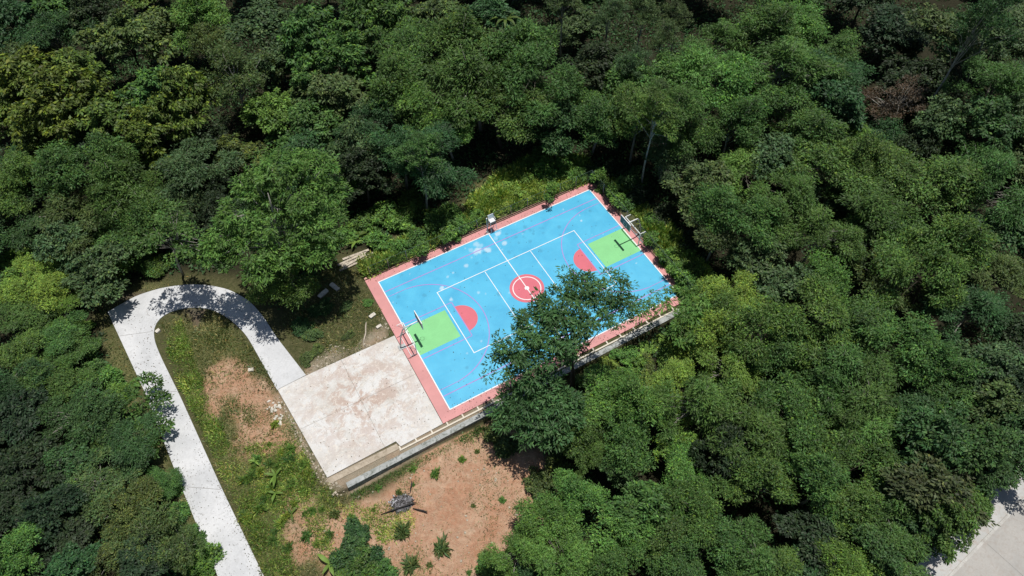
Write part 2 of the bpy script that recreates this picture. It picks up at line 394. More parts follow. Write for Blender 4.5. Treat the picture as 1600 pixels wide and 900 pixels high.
a.data.foreach_set('color', np.stack([wear_blotch, drk, wear_blotch * 0, wear_blotch * 0 + 1], -1).astype(np.float32).ravel())
link('blue_surface', me, M['blue'], court)
def disc(cx, cy, r0, r1, a0, a1, z, n=64):
    mb = MB(); vs = []; fs = []
    for i in range(n + 1):
        q = a0 + (a1 - a0) * i / n
        vs += [(cx + r0 * math.cos(q), cy + r0 * math.sin(q), z), (cx + r1 * math.cos(q), cy + r1 * math.sin(q), z)]
    for i in range(n): fs.append((2 * i, 2 * i + 1, 2 * i + 3, 2 * i + 2))
    return mb.add(vs, fs)
def frame(x0, x1, y0, y1, wd, z):
    mb = MB()
    for r in ((x0, x1, y1 - wd, y1), (x0, x1, y0, y0 + wd), (x0, x0 + wd, y0 + wd, y1 - wd), (x1 - wd, x1, y0 + wd, y1 - wd)):
        mb.add([(r[0], r[2], z), (r[1], r[2], z), (r[1], r[3], z), (r[0], r[3], z)], [(0, 1, 2, 3)])
    return mb
for s in (-1, 1):
    rect(*sorted((s * 14.14, s * 9.3)), -1.95, 1.95, .008).build('green_key', M['green'], court)
    a0 = math.pi / 2 if s > 0 else -math.pi / 2
    disc(s * 8.25, 0, .001, 1.8, a0, a0 + math.pi, .008).build('free_throw_half_disc', M['red'], court)
    # magenta basketball lines: key, free-throw line, three-point line
    kx = sorted((s * 14.1, s * 8.2)); mb = MB()
    for yy in (-2.5, 2.5): mb.add([(kx[0], yy - .05, .012), (kx[1], yy - .05, .012), (kx[1], yy + .05, .012), (kx[0], yy + .05, .012)], [(0, 1, 2, 3)])
    mb.add([(s * 8.2 - .05, -2.46, .012), (s * 8.2 + .05, -2.46, .012), (s * 8.2 + .05, 2.46, .012), (s * 8.2 - .05, 2.46, .012)], [(0, 1, 2, 3)])
    mb.build('key_line', M['magenta'], court)
    th = math.acos(0.99 / 6.75) if False else math.asin(6.72 / 6.75)
    if s > 0: d_ = disc(12.42, 0, 6.685, 6.785, math.pi - th, math.pi + th, .016)
    else: d_ = disc(-12.42, 0, 6.685, 6.785, -th, th, .016)
    for yy in (-6.72, 6.72):
        xs = sorted((s * 11.8, s * 14.1)); d_.add([(xs[0], yy - .035, .0165), (xs[1], yy - .035, .0165), (xs[1], yy + .035, .0165), (xs[0], yy + .035, .0165)], [(0, 1, 2, 3)])
    d_.build('three_point_line', M['magenta'], court)
    rect(-14.1, 14.1, s * 7.52 - .055, s * 7.52 + .055, .012).build('basketball_sideline', M['magenta'], court)
    rect(s * 3 - .038, s * 3 + .038, -4.4, 4.4, .012).build('attack_line', M['white'], court)
disc(0, 0, .001, 1.95, 0, 2 * math.pi, .016, 72).build('centre_disc', M['red'], court)
disc(0, 0, 1.52, 1.62, 0, 2 * math.pi, .020, 72).build('centre_ring', M['white'], court)
disc(0, 0, .001, .26, 0, 2 * math.pi, .028, 24).build('centre_spot', M['white'], court)
rect(-.05, .05, -9.1, 9.1, .024).build('halfway_line', M['white'], court)
frame(-9.05, 9.05, -4.55, 4.55, .085, .020).build('volleyball_outline', M['white'], court)
frame(-14.22, 14.22, -9.22, 9.22, .115, .024).build('boundary_line', M['white'], court)

# ------------------------------------------------------------------ slab, drain, walls, roads
slab_poly = W([(478, 586), (613, 528), (691, 662)]) + W([(510, 746), (433, 609)])
slab_poly = [(-25.45, 1.80), (-15.47, 1.70), (-15.47, -10.2), (-20.1, -10.32), (-20.3, -9.6), (-27.5, -9.75), (-28.6, 1.72)]
sl = MB().prism(slab_poly, -.4, -.01).build('concrete_slab', M['slab']); tag(sl, kind='structure')
jm = plain('road_joint', (.22, .21, .19), .9)
for a_, b_ in [((-28.15, -3.7), (-15.5, -3.75)), ((-21.6, 1.72), (-21.5, -9.6))]:
    A = np.array(a_); B = np.array(b_); d = (B - A) / np.linalg.norm(B - A); nn = np.array([-d[1], d[0]]) * .014
    MB().add([(*(A - nn), -.006), (*(B - nn), -.006), (*(B + nn), -.006), (*(A + nn), -.006)], [(0, 1, 2, 3)]).build('slab_joint', jm, sl)
kb = MB().box(-27.55, -20.32, -10.45, -9.83, -.4, -.06).build('slab_edge_kerb', M['tan']); tag(kb, kind='structure')
rd = MB()
out = [np.array(p) for p in ROAD_OUT]; inn = [np.array(p) for p in ROAD_IN]
def resample(pts, n):
    pts = np.array(pts); s = np.r_[0, np.cumsum(np.linalg.norm(np.diff(pts, axis=0), axis=1))]
    u = np.linspace(0, s[-1], n); return np.stack([np.interp(u, s, pts[:, 0]), np.interp(u, s, pts[:, 1])], 1)
def smooth(p, k=1):
    for _ in range(k):
        p = p.copy(); p[1:-1] = .25 * p[:-2] + .5 * p[1:-1] + .25 * p[2:]
    return p
poly = [tuple(p) for p in out] + [tuple(p) for p in inn[::-1]]
# outline refined: round the bends
so_ = np.vstack([np.array(out[:4]), smooth(resample(out[4:], 60), 3)])
si_ = smooth(resample(inn[1:], 80), 3); si_ = np.vstack([inn[0], si_])
road = MB().prism([tuple(p) for p in so_] + [tuple(p) for p in si_[::-1]], -.4, 0.0).build('driveway', M['road']); tag(road, kind='structure')
for a_, b_ in [((433, 609), (478, 586)), ((225, 610), (279, 612)), ((283, 760), (347, 765)), ((186, 525), (238, 518)), ((395, 535), (434, 530))]:
    A = np.array(un(*a_)[:2]); B = np.array(un(*b_)[:2]); d = (B - A) / np.linalg.norm(B - A); nn = np.array([-d[1], d[0]]) * .02
    A = A + d * .1; B = B - d * .15
    MB().add([(*(A - nn), .004), (*(B - nn), .004), (*(B + nn), .004), (*(A + nn), .004)], [(0, 1, 2, 3)]).build('road_joint', jm, road)
# drain wall (beam) below the court
def wl(x): return -11.42 + .010 * (x + 26)
wall = empty('drain_wall', (-8, -11.4, 0)); tag(wall, 'long grey concrete drain wall running below the pink court edge', 'wall')
x = -26.15; k = 0
while x < 13:
    x1 = min(x + 4.9, 13.3)
    MB().prism([(x, wl(x) - .29), (x1 - .015, wl(x1) - .29), (x1 - .015, wl(x1) + .29), (x, wl(x) + .29)], -1.6, .02 - .012 * (k % 2)).build('wall_segment', M['grey'], wall).matrix_parent_inverse = wall.matrix_world.inverted()
    x = x1; k += 1
wall.location = (0, 0, 0)
for c_ in wall.children: c_.matrix_parent_inverse = Matrix.Identity(4)
# narrow open gutter with kerb and cross struts
gut = empty('gutter'); tag(gut, 'narrow open gutter with cream kerb and cross struts beside court edge', 'gutter')
MB().box(-20.15, 13.2, -10.56, -10.21, -.5, -.32).build('gutter_bed', plain('gutter_shadow_brown', (.13, .06, .045), .9), gut)  # dark red-brown bed colour paints the shadow lying in the channel
MB().box(-20.35, 13.2, -10.72, -10.56, -.5, -.015).build('gutter_kerb', M['cream'], gut)
x = -20.3
while x < 13:
    MB().box(x, x + .15, -10.555, -10.215, -.16, -.025).build('strut', M['cream'], gut); x += 1.72
# side kerb along the far and right edges of the court
fk = MB().box(-15.42, 15.3, 10.22, 10.5, -.3, .06).build('far_kerb', paint('pink_tan_kerb', (.50, .30, .23), .12, .8, 1.2)); tag(fk, kind='structure')
rk = MB().box(15.08, 15.32, -10.2, 10.2, -.3, .05).build('end_kerb', bpy.data.materials['pink_tan_kerb']); tag(rk, kind='structure')
# wide road at the lower right
A0 = np.array(un(1484, 900)[:2]); nrm = np.array([RD_DIR[1], -RD_DIR[0]])
def rp(a, bb): return tuple(A0 + RD_DIR * a + nrm * bb)
r2 = MB().prism([rp(-60, .12), rp(120, .12), rp(120, 9), rp(-60, 9)], -.5, 0).build('wide_road', M['oldroad']); tag(r2, kind='structure')
r3 = MB().prism([rp(-60, -.12), rp(120, -.12), rp(120, .118), rp(-60, .118)], -.5, .12).build('road_kerb', concrete('kerb_concrete', (.55, .54, .51), (.42, .41, .38), (.3, .27, .24), 1, .5)); tag(r3, kind='structure')
r4 = MB().prism([rp(-60, -2.3), rp(120, -2.3), rp(120, -.122), rp(-60, -.122)], -.5, .03).build('pavement', concrete('pavement_concrete', (.50, .50, .49), (.40, .40, .38), (.36, .29, .24), .4, .5)); tag(r4, kind='structure')
for i in range(-6, 14):
    MB().add([(*rp(i * 5.0 - .02, .3), .005), (*rp(i * 5.0 + .02, .3), .005), (*rp(i * 5 + .02, 8.9), .005), (*rp(i * 5 - .02, 8.9), .005)], [(0, 1, 2, 3)]).build('road_joint', jm, r2)
# pale path fragment at the left frame edge
c0 = un(-14, 345)[:2]; z0 = float(ground_z(c0[0], c0[1]))
pf = MB().prism([(c0[0] - 3, c0[1] - 1.6), (c0[0] + 1.6, c0[1] - 1.9), (c0[0] + 1.9, c0[1] + 1.7), (c0[0] - 3, c0[1] + 2)], z0 - .5, z0 + .5).build('path', M['road']); tag(pf, kind='structure')

# ------------------------------------------------------------------ fence
def fence(p0, p1, n, label, name='chain_link_fence', h=1.8):
    f = empty(name, (p0[0], p0[1], 0)); tag(f, label, 'fence')
    p0 = np.array(p0); p1 = np.array(p1); L = np.linalg.norm(p1 - p0); d = (p1 - p0) / L
    me_ = MB().tube([(0, 0, 0.0), (0, 0, h)], .03, 6).mesh('post')
    for i in range(n + 1):
        o = link('post', me_, M['dull'], f); q = d * L * i / n; o.location = (q[0], q[1], 0)
    MB().tube([(0, 0, h), (d[0] * L, d[1] * L, h)], .02, 6).build('top_rail', M['wire'], f)
    MB().tube([(0, 0, .14), (d[0] * L, d[1] * L, .14)], .03, 6).build('groove_stand_in', M['groove'], f)  # added dark tube stands in for the dark groove along the court edge
    mb = MB(); sp = .22; r = .004; nrm = np.array([-d[1], d[0]])
    k = -h
    while k < L:
        for sg in (0, 1):
            a_, b_ = max(k, 0), min(k + h, L)
            za, zb = (a_ - k, b_ - k) if sg == 0 else (h - (a_ - k), h - (b_ - k))
            P = d * a_; Q = d * b_; off = nrm * r
            mb.add([(*(P - off), za - r), (*(Q - off), zb - r), (*(Q + off), zb + r), (*(P + off), za + r)], [(0, 1, 2, 3)])
        k += sp
    tag(mb.build('wire_mesh', M['wire'], f), kind='stuff')
    return f
fence((-14.6, 10.36), (15.2, 10.36), 13, 'thin green wire fence along the far long side of the court')
fence((15.2, 10.2), (15.2, -9.8), 8, 'overgrown wire fence along the short end of court behind the goal')

# ------------------------------------------------------------------ goals, hoops, umpire chair
def goal(s, yc, label):
    g = empty('futsal_goal', (s * 14.3, yc, 0)); tag(g, label, 'goal', 'goals at both ends of the court')
    S = M['steel']; r = .055
    T = lambda nm, pts, rr=r, mt_=S: MB().tube([(s * p[0], p[1], p[2]) for p in pts], rr, 8).build(nm, mt_, g)
    T('crossbar', [(0, -1.5, 2.03), (0, 1.5, 2.03)])
    for yy in (-1.5, 1.5):
        T('post', [(0, yy, 0.01), (0, yy, 1.985)]); T('top_bar', [(.045, yy, 2.03), (.72, yy, 2.03)], .04)
        T('strut', [(.72, yy, 1.99), (.05, yy, 1.0)], .022); T('strut', [(.05, yy, 1.0), (.66, yy, .06)], .022)
        T('base_bar', [(.045, yy, .045), (.62, yy, .045)], .035)
    T('rear_base_bar', [(.66, -1.54, .045), (.66, 1.54, .045)], .035)
goal(1, .38, 'white tube futsal goal backing onto the overgrown wire fence')
goal(-1, -.1, 'white tube futsal goal at the court end beside the bare slab')
def hoop(s, yc, label):
    h = empty('basketball_hoop', (s * 15.3, yc, 0)); tag(h, label, 'basketball hoop', 'basketball hoops at both ends of the court')
    S = M['steel']; X = lambda x: s * (x - 15.3)
    T = lambda nm, pts, rr, mt_=S, n=10: MB().tube([(X(p[0]), p[1], p[2]) for p in pts], rr, n).build(nm, mt_, h, True)
    MB().box(*sorted((X(15.0), X(15.75))), -.3, .3, .0, .06).build('base_plate', M['dull'], h)
    T('pole', [(15.5, 0, .06), (15.42, 0, .8), (15.25, 0, 1.7), (15.0, 0, 2.5), (14.85, 0, 2.95), (14.6, 0, 3.25)], .07, M['dull'])
    T('arm', [(14.6, 0, 3.25), (12.99, 0, 3.3)], .07)
    T('brace', [(15.05, 0, 2.35), (13.6, 0, 3.26)], .025, M['dull'])
    bd = MB().box(*sorted((X(12.92), X(12.96))), -.9, .9, 2.9, 3.95).build('backboard', M['board'], h)
    fr = MB(); xa, xb = sorted((X(12.90), X(12.98)))
    fr.box(xa, xb, -.93, .93, 3.951, 4.0); fr.box(xa, xb, -.93, .93, 2.85, 2.899); fr.box(xa, xb, -.95, -.901, 2.9, 3.95); fr.box(xa, xb, .901, .95, 2.9, 3.95)
    fr.build('board_frame', S, bd)
    tq = MB(); xa, xb = sorted((X(12.912), X(12.918)))
    tq.box(xa, xb, -.3, .3, 3.50, 3.55); tq.box(xa, xb, -.3, .3, 3.05, 3.10); tq.box(xa, xb, -.3, -.25, 3.10, 3.50); tq.box(xa, xb, .25, .3, 3.10, 3.50)
    tq.build('target_square', M['steel'], bd)
    n = 20; T('ring', [(12.53 + .225 * math.cos(2 * math.pi * i / n), .225 * math.sin(2 * math.pi * i / n), 3.05) for i in range(n + 1)], .012, M['dull'], 6)
    T('ring_bracket', [(12.755, 0, 3.05), (12.9, 0, 3.05)], .03, M['dull'])
hoop(1, .12, 'basketball hoop with dark board leaning over court from the fenced end')
hoop(-1, -.05, 'basketball hoop with curved grey pole on the slab end of court')
u = empty('umpire_chair', (.75, 9.55, 0)); tag(u, 'tall white umpire chair on the pink border by the halfway line', 'chair')
for sx in (-.32, .32):
    for sy in (-.38, .38):
        MB().tube([(sx * 1.25, sy * 1.25, .0), (sx, sy * .55, 1.6)], .03, 6).build('leg', M['steel'], u)
for zz in (.4, .8, 1.2): MB().tube([(-.38, -.43 + .17 * zz, zz), (.38, -.43 + .17 * zz, zz)], .022, 6).build('rung', M['steel'], u)
MB().box(-.36, .36, -.3, .3, 1.6, 1.68).build('seat', M['chair'], u)
bk = MB().add([(-.36, .24, 1.68), (.36, .24, 1.68), (.36, .34, 2.3), (-.36, .34, 2.3), (-.36, .30, 1.68), (.36, .30, 1.68), (.36, .40, 2.3), (-.36, .40, 2.3)],
              [(0, 1, 2, 3), (7, 6, 5, 4), (0, 4, 5, 1), (2, 6, 7, 3), (1, 5, 6, 2), (0, 3, 7, 4)]).build('backrest', M['chair'], u)
MB().box(-.28, .28, -.46, -.301, 1.45, 1.6).build('footboard', M['dark'], u)
for sx in (-.39, .36): MB().box(sx, sx + .035, -.28, .3, 1.9, 1.94).build('armrest', M['chair'], u)
vp = empty('volleyball_post', (.02, 9.45, 0)); tag(vp, 'slim grey volleyball post with pale cap standing beside umpire chair', 'post')
MB().tube([(0, 0, 0), (0, 0, 2.4)], .05, 10).build('pole', M['dull'], vp); MB().tube([(0, 0, 2.4), (0, 0, 2.46), (0, 0, 2.52)], [.07, .08, .05], 10).build('cap', M['steel'], vp)
MB().tube([(0, 0, .006), (0, 0, .04)], .2, 12).build('base_plate', M['dull'], vp)

# ------------------------------------------------------------------ tree and plant meshes
def sph(n, zmin=-1.0, bias=0.0):
    z = RNG.uniform(zmin, 1, n); z = np.sign(z) * np.abs(z) ** (1 - bias); a = RNG.uniform(0, 2 * np.pi, n); r = np.sqrt(np.maximum(0, 1 - z * z))
    return np.stack([r * np.cos(a), r * np.sin(a), z], 1)
def tints(n, clump_t, hue):
    """clump brightness x leaf variation with small hue shifts"""
    v = clump_t * RNG.uniform(.6, 1.42, n); h = hue * RNG.normal(0, 1, n)
    return np.stack([v * (1 + .9 * h), v, v * (1 - .5 * h)], 1)
def crown_parts(lobes, dens, kind):
    """lobes: list of (center(3), radii(3)). returns verts, cols, clump centres"""
    V = []; C = []; CC = []
    for lc, lr in lobes:
        lc = np.array(lc, float); lr = np.array(lr, float)
        area = 2 * np.pi * lr[0] * (lr[0] + lr[2]) * .8
        nc = max(6, int(area * dens['cl']))
        d = sph(nc, -.45); rad = RNG.uniform(dens.get('rin', .6), 1.0, nc) ** .6 * np.where(RNG.uniform(0, 1, nc) < .22, RNG.uniform(1.05, 1.35, nc), 1.0)
        cc = lc + d * lr * rad[:, None]
        CC.append(cc)
        rc = dens['rc'] * RNG.uniform(.55, 1.25, nc) * np.where(rad > 1.0, .62, 1.0); ct = RNG.uniform(.66, 1.38, nc); nl = dens['nl']
        i = np.repeat(np.arange(nc), nl); n = len(i)
        off = sph(n) * RNG.uniform(.15, 1, n)[:, None] ** .5
        off[:, 2] *= dens['flat']
        pos = cc[i] + off * rc[i][:, None]
        od = off.copy(); od[:, 2] = 0
        dr = nz(od) * .7 + d[i] * .4 + RNG.normal(0, dens['rnd'], (n, 3)); dr[:, 2] = dr[:, 2] * .5 + dens['droop']
        nr = np.array([0, 0, 1.]) + RNG.normal(0, dens['tilt'], (n, 3)) + d[i] * .35
        L = dens['L'] * RNG.uniform(.65, 1.3, n); Wd = L * dens['asp'] * RNG.uniform(.8, 1.2, n)
        tt = tints(n, ct[i], dens['hue'])
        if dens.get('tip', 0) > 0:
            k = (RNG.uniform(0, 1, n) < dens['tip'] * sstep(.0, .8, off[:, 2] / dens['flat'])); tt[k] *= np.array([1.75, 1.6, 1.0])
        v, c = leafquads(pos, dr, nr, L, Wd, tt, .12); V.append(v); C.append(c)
    return np.concatenate(V), np.concatenate(C), np.concatenate(CC)
DENS = {
    'F': dict(cl=.95, rc=.92, nl=64, flat=.52, droop=-.04, tilt=.45, L=.305, asp=.36, hue=.12, rnd=.9, tip=.14, rin=.2),
    'E': dict(cl=.80, rc=.92, nl=66, flat=.44, droop=-.08, tilt=.40, L=.39, asp=.25, hue=.10, rnd=.65, rin=.2),
    'C': dict(cl=.85, rc=.78, nl=44, flat=.42, droop=-.12, tilt=.45, L=.42, asp=.30, hue=.10, rnd=.6, rin=.2),
    'K': dict(cl=.82, rc=.72, nl=46, flat=.42, droop=-.12, tilt=.45, L=.42, asp=.28, hue=.10, rnd=.6, rin=.3),
    'W': dict(cl=.42, rc=.75, nl=55, flat=.55, droop=-.10, tilt=.5, L=.36, asp=.42, hue=.12, rnd=.7),
    'B': dict(cl=.60, rc=.60, nl=56, flat=.65, droop=-.28, tilt=.50, L=.46, asp=.44, hue=.10, tip=.42, rnd=.5),
    'D': dict(cl=.66, rc=.72, nl=46, flat=.6, droop=-.2, tilt=.45, L=.44, asp=.46, hue=.10, tip=.08, rnd=.6),
    'O': dict(cl=.55, rc=.9, nl=62, flat=.65, droop=.05, tilt=.65, L=.36, asp=.32, hue=.14, rnd=.9, tip=.1),
    'X': dict(cl=.5, rc=.7, nl=60, flat=.6, droop=-.2, tilt=.7, L=.34, asp=.3, hue=.12, rnd=.7),
    'T': dict(cl=.50, rc=.75, nl=70, flat=.5, droop=-.1, tilt=.6, L=.30, asp=.34, hue=.12, rnd=.8),
    'S': dict(cl=1.5, rc=.50, nl=60, flat=.7, droop=-.02, tilt=.36, L=.30, asp=.42, hue=.13, tip=.16, rnd=.8),
}
def trunk_mesh(name, H, base_r, tips, crown_z, lean=(0, 0), multi=1):
    mb = MB(); fork = Vector((lean[0] * .6, lean[1] * .6, crown_z * .55))
    top = Vector((lean[0], lean[1], crown_z + .6))
    for k in range(multi):
        off = Vector((random.uniform(-.4, .4), random.uniform(-.4, .4), 0)) * (k > 0)
        pts = [off + Vector((0, 0, -.4)), off + fork * .5 + Vector((random.uniform(-.15, .15), random.uniform(-.15, .15), 0)), fork + off * 1.5, (fork + top) * .5 + off * 2 + Vector((random.uniform(-.3, .3), random.uniform(-.3, .3), 0)), top + off * 3]
        mb.tube(pts, [base_r * 1.25, base_r, base_r * .75, base_r * .5, base_r * .2], 7)
    for tp in tips:
        tp = Vector(tp); tp = tp + (tp - Vector((0, 0, crown_z))) * random.uniform(0, .16); f = random.uniform(.0, .8); st = fork.lerp(top, f)
        mid = st.lerp(tp, .5) + Vector((random.uniform(-.2, .2), random.uniform(-.2, .2), random.uniform(.0, .5)))
        r0 = base_r * (.42 - .25 * f)
        mb.tube([st, mid, tp], [r0, r0 * .6, r0 * .22], 5)
    return mb.mesh(name, True)
def proto(kind, seed, R=4.5, CZ=7.0, nlobes=5, flat=.62, bark='bark', ntips=26, multi=1, spread=.55, lobes=None, base_r=.16, skew=0.0):
    global RNG
    RNG = np.random.default_rng(seed); random.seed(seed)
    if lobes is None:
        lobes = [((RNG.normal(0, .4), RNG.normal(0, .4), CZ + R * .2), (R * .38, R * .38, R * flat * .6))]
        a0 = RNG.uniform(0, 6.28); nl_ = nlobes + 6; sk_ = RNG.uniform(0, 6.28)
        for i in range(nl_):
            a = a0 + 2 * np.pi * i / nl_ * 1.618 * 2 + RNG.normal(0, .35); rr = R * spread * RNG.uniform(.45, 1.65); lr = R * RNG.uniform(.18, .38)
            lobes.append(((rr * np.cos(a) + skew * np.cos(sk_), rr * np.sin(a) + skew * np.sin(sk_), CZ + (RNG.uniform(-.30, .30) - .25 * (rr / R) ** 2) * R), (lr * RNG.uniform(.85, 1.2), lr * RNG.uniform(.85, 1.2), lr * flat * 1.15)))
    v, c, cc = crown_parts(lobes, DENS[kind], kind)
    tips = cc[RNG.choice(len(cc), min(ntips, len(cc)), replace=False)]
    cm = npmesh('crown', v, 4, c); cm.materials.append(M['leaf'] if kind in 'FOTXCE' else M['broad'])
    tm = trunk_mesh('trunk', CZ, base_r, tips, CZ, (RNG.normal(0, .4), RNG.normal(0, .4)), multi); tm.materials.append(M[bark])
    return dict(crown=cm, trunk=tm, R=R, CZ=CZ)
PR = {
    'F': [proto('F', 100, nlobes=4, flat=.46, spread=.58), proto('F', 101, nlobes=2, flat=.9, spread=.42, bark='palebark'), proto('F', 102, nlobes=6, flat=.58, spread=.72, bark='darkbark'),
          proto('F', 103, nlobes=4, flat=.62, spread=.62, skew=1.3), proto('E', 104, nlobes=3, flat=.7, spread=.66, bark='palebark', ntips=36), proto('E', 105, nlobes=5, flat=.5, spread=.6, skew=.8)],
    'B': [proto('B', 200 + i, nlobes=5 + i, flat=.75, bark='darkbark') for i in range(3)],
    'D': [proto('D', 300 + i, nlobes=5, flat=.8, bark='darkbark') for i in range(3)],
    'O': [proto('O', 400 + i, nlobes=5, flat=.7, bark='palebark', ntips=34) for i in range(2)],
    'X': [proto('X', 500, nlobes=4, flat=.8, bark='palebark', ntips=50)],
    'T': [proto('T', 600 + i, R=3.6, CZ=12.5, nlobes=4, flat=1.1, bark='palebark', ntips=18, base_r=.13, spread=.5) for i in range(2)],
    'S': [proto('S', 700 + i, R=1.6, CZ=.75, nlobes=5, flat=.75, bark='darkbark', ntips=8, base_r=.03, spread=.7) for i in range(4)],
}
def tuft(seed, n=420):
    global RNG
    RNG = np.random.default_rng(seed); a = RNG.uniform(0, 6.283, n); prof = .55 + .45 * np.sin(a * 2 + seed) * np.sin(a * 3 + 1) + RNG.uniform(-.15, .15, n)
    r0 = np.abs(RNG.normal(0, .3, n)) * np.clip(prof, .3, 1.2); pos = np.stack([r0 * np.cos(a), r0 * np.sin(a), RNG.uniform(-.02, .25, n)], 1)
    d = np.stack([np.cos(a) * RNG.uniform(.2, 1.1, n), np.sin(a) * RNG.uniform(.2, 1.1, n), RNG.uniform(.1, .7, n)], 1) + RNG.normal(0, .25, (n, 3))
    L = RNG.uniform(.25, .7, n) * np.clip(prof + .35, .5, 1.3); tt = tints(n, RNG.uniform(.7, 1.3, n), .14); dry = RNG.uniform(0, 1, n) < .18; tt[dry] *= np.array([2.2, 1.5, 1.8])
    v, c = leafquads(pos, d, np.array([0, 0, 1.]) + RNG.normal(0, .45, (n, 3)), L, L * RNG.uniform(.12, .34, n), tt, .2); cm = npmesh('foliage', v, 4, c); cm.materials.append(M['grass'])
    mb = MB()
    for k in range(6): q = 2 * math.pi * k / 6; mb.tube([(0, 0, -.05), (.25 * math.cos(q), .25 * math.sin(q), .3)], [.02, .008], 4)
    tm = mb.mesh('stems'); tm.materials.append(M['darkbark']); return dict(crown=cm, trunk=tm, R=1.0, CZ=.3)
PR['G'] = [tuft(800 + i) for i in range(4)]
TONE = {  # leaf albedo of a tree (its own colour; 'k' also stands in for shade)
    'm': (.074, .150, .036), 'b': (.098, .200, .042), 'd': (.044, .102, .034), 'o': (.084, .130, .040), 'y': (.090, .144, .030), 'c': (.058, .136, .044),
    'g': (.070, .120, .046), 'k': (.025, .048, .020), 'r': (.088, .070, .050), 'v': (.160, .265, .050), 'n': (.056, .080, .034), 'w': (.125, .160, .052)}
TW = {'m': 'mid-green', 'b': 'bright green', 'd': 'deep green', 'o': 'olive', 'y': 'yellow-green', 'g': 'grey-green', 'k': 'blackish green', 'r': 'brown', 'v': 'lime green', 'n': 'brownish green', 'c': 'blue-green', 'w': 'dull olive'}
KW = {'F': 'feathery tree', 'B': 'large-leaved tree', 'D': 'dense broadleaf tree', 'O': 'fine twiggy tree', 'X': 'dying tree', 'T': 'pale-trunked tree', 'S': 'leafy shrub', 'G': 'weed tuft'}
KN = {'F': 'feathery_tree', 'B': 'large_leaved_tree', 'D': 'broadleaf_tree', 'O': 'twiggy_tree', 'X': 'dying_tree', 'T': 'slender_tree', 'S': 'shrub', 'G': 'weed_tuft'}
VW = {'F': ['flat-topped', 'domed', 'wide', 'lopsided', 'open-crowned', 'layered'], 'B': ['compact', 'lumpy', 'wide'], 'D': ['compact', 'lumpy', 'tufted'], 'O': ['rounded', 'ragged'], 'T': ['leaning', 'upright'], 'S': ['lumpy', 'tufted', 'ragged', 'compact'], 'X': ['bare'], 'G': ['spiky', 'ragged', 'spreading', 'lopsided']}
def region(x, y):
    if y < -28 and x > 2: return 'beside the wide grey road'
    if y < -11 and x > -16:
        if sdpoly(np.array(x), np.array(y), SOIL) > -7: return 'beside the bare red soil'
        if y > -18 and x < 16: return 'close under the drain wall'
        if x > 16: return 'past the end of the drain wall'
        return 'on the slope below the drain wall'
    if sdpoly(np.array(x), np.array(y), SOIL) > 0: return 'on the bare red soil'
    if x > 40: return 'deep in the wood beyond the hoop end'
    if x > 15: return 'in the wood behind the hoop end fence'
    if y > 45: return 'deep in the wood beyond the far fence'
    if y > 9 and x > -16: return 'in the wood behind the far fence'
    if y > 34: return 'high in the wood beyond the driveway bend'
    if y > 17 and x > -44: return 'just outside the driveway bend'
    if x < -36 and y > 12: return 'by the square corner of the driveway'
    if x < -34: return 'along the outer edge of the driveway'
    if y < -8: return 'on the grassy bank below the slab corner'
    return 'inside the clearing between driveway and slab'
CNT = {}
def plant(kind, tone, x, y, R, rz=None, zs=1.0, label=None, z=None):
    vi = CNT.setdefault(kind, 0) % len(PR[kind]); pr = PR[kind][vi]; CNT[kind] += 1
    s = R / pr['R']; gz = float(ground_z(x, y)) if z is None else z
    rz = random.uniform(0, 6.28) if rz is None else rz
    t_ = empty(KN[kind], (x, y, gz), rz); ua = random.uniform(.86, 1.16); t_.scale = (s * ua, s / ua, s * zs); t_.rotation_euler = (random.uniform(-.07, .07), random.uniform(-.07, .07), rz)
    hs = random.uniform(-1, 1); col = np.array(TONE[tone]) * random.uniform(.88, 1.15) * np.array([1 + .12 * hs, 1, 1 - .1 * hs])
    sz = 'broad' if s * 4.5 > 5.2 else ('small' if s * 4.5 < 3.4 else 'medium')
    if kind == 'S': sz = 'big' if R > 1.9 else ('small' if R < 1.1 else 'rounded')
    if kind == 'T': sz = 'tall'
    rg = region(x, y)
    tag(t_, label or f'{sz} {VW[kind][vi]} {TW[tone]} {KW[kind]} {rg}', 'shrub' if kind == 'S' else 'weed' if kind == 'G' else 'tree', None if label else f'{KW[kind]}s {rg}')
    tr = link('trunk' if kind not in 'SG' else 'stems', pr['trunk'], None, t_)
    cr = link('crown' if kind not in 'SG' else 'foliage', pr['crown'], None, t_); cr.color = (*col, 1)
    return t_
PLACED = []
def tree_px(px, py, rp, kind, tone, zs=1.0, label=None, grow=1.22):
    z = 6.0; zs *= random.uniform(.82, 1.3)
    for _ in range(4):
        p = un(px, py, z); R = rp * grow * depth(p) / FPX; pr = PR[kind][CNT.get(kind, 0) % len(PR[kind])]
        z = float(ground_z(p[0], p[1])) + (pr['CZ'] + pr['R'] * .15) * R / pr['R'] * zs
    PLACED.append((px, py, rp))
    return plant(kind, tone, p[0], p[1], R, zs=zs, label=label)
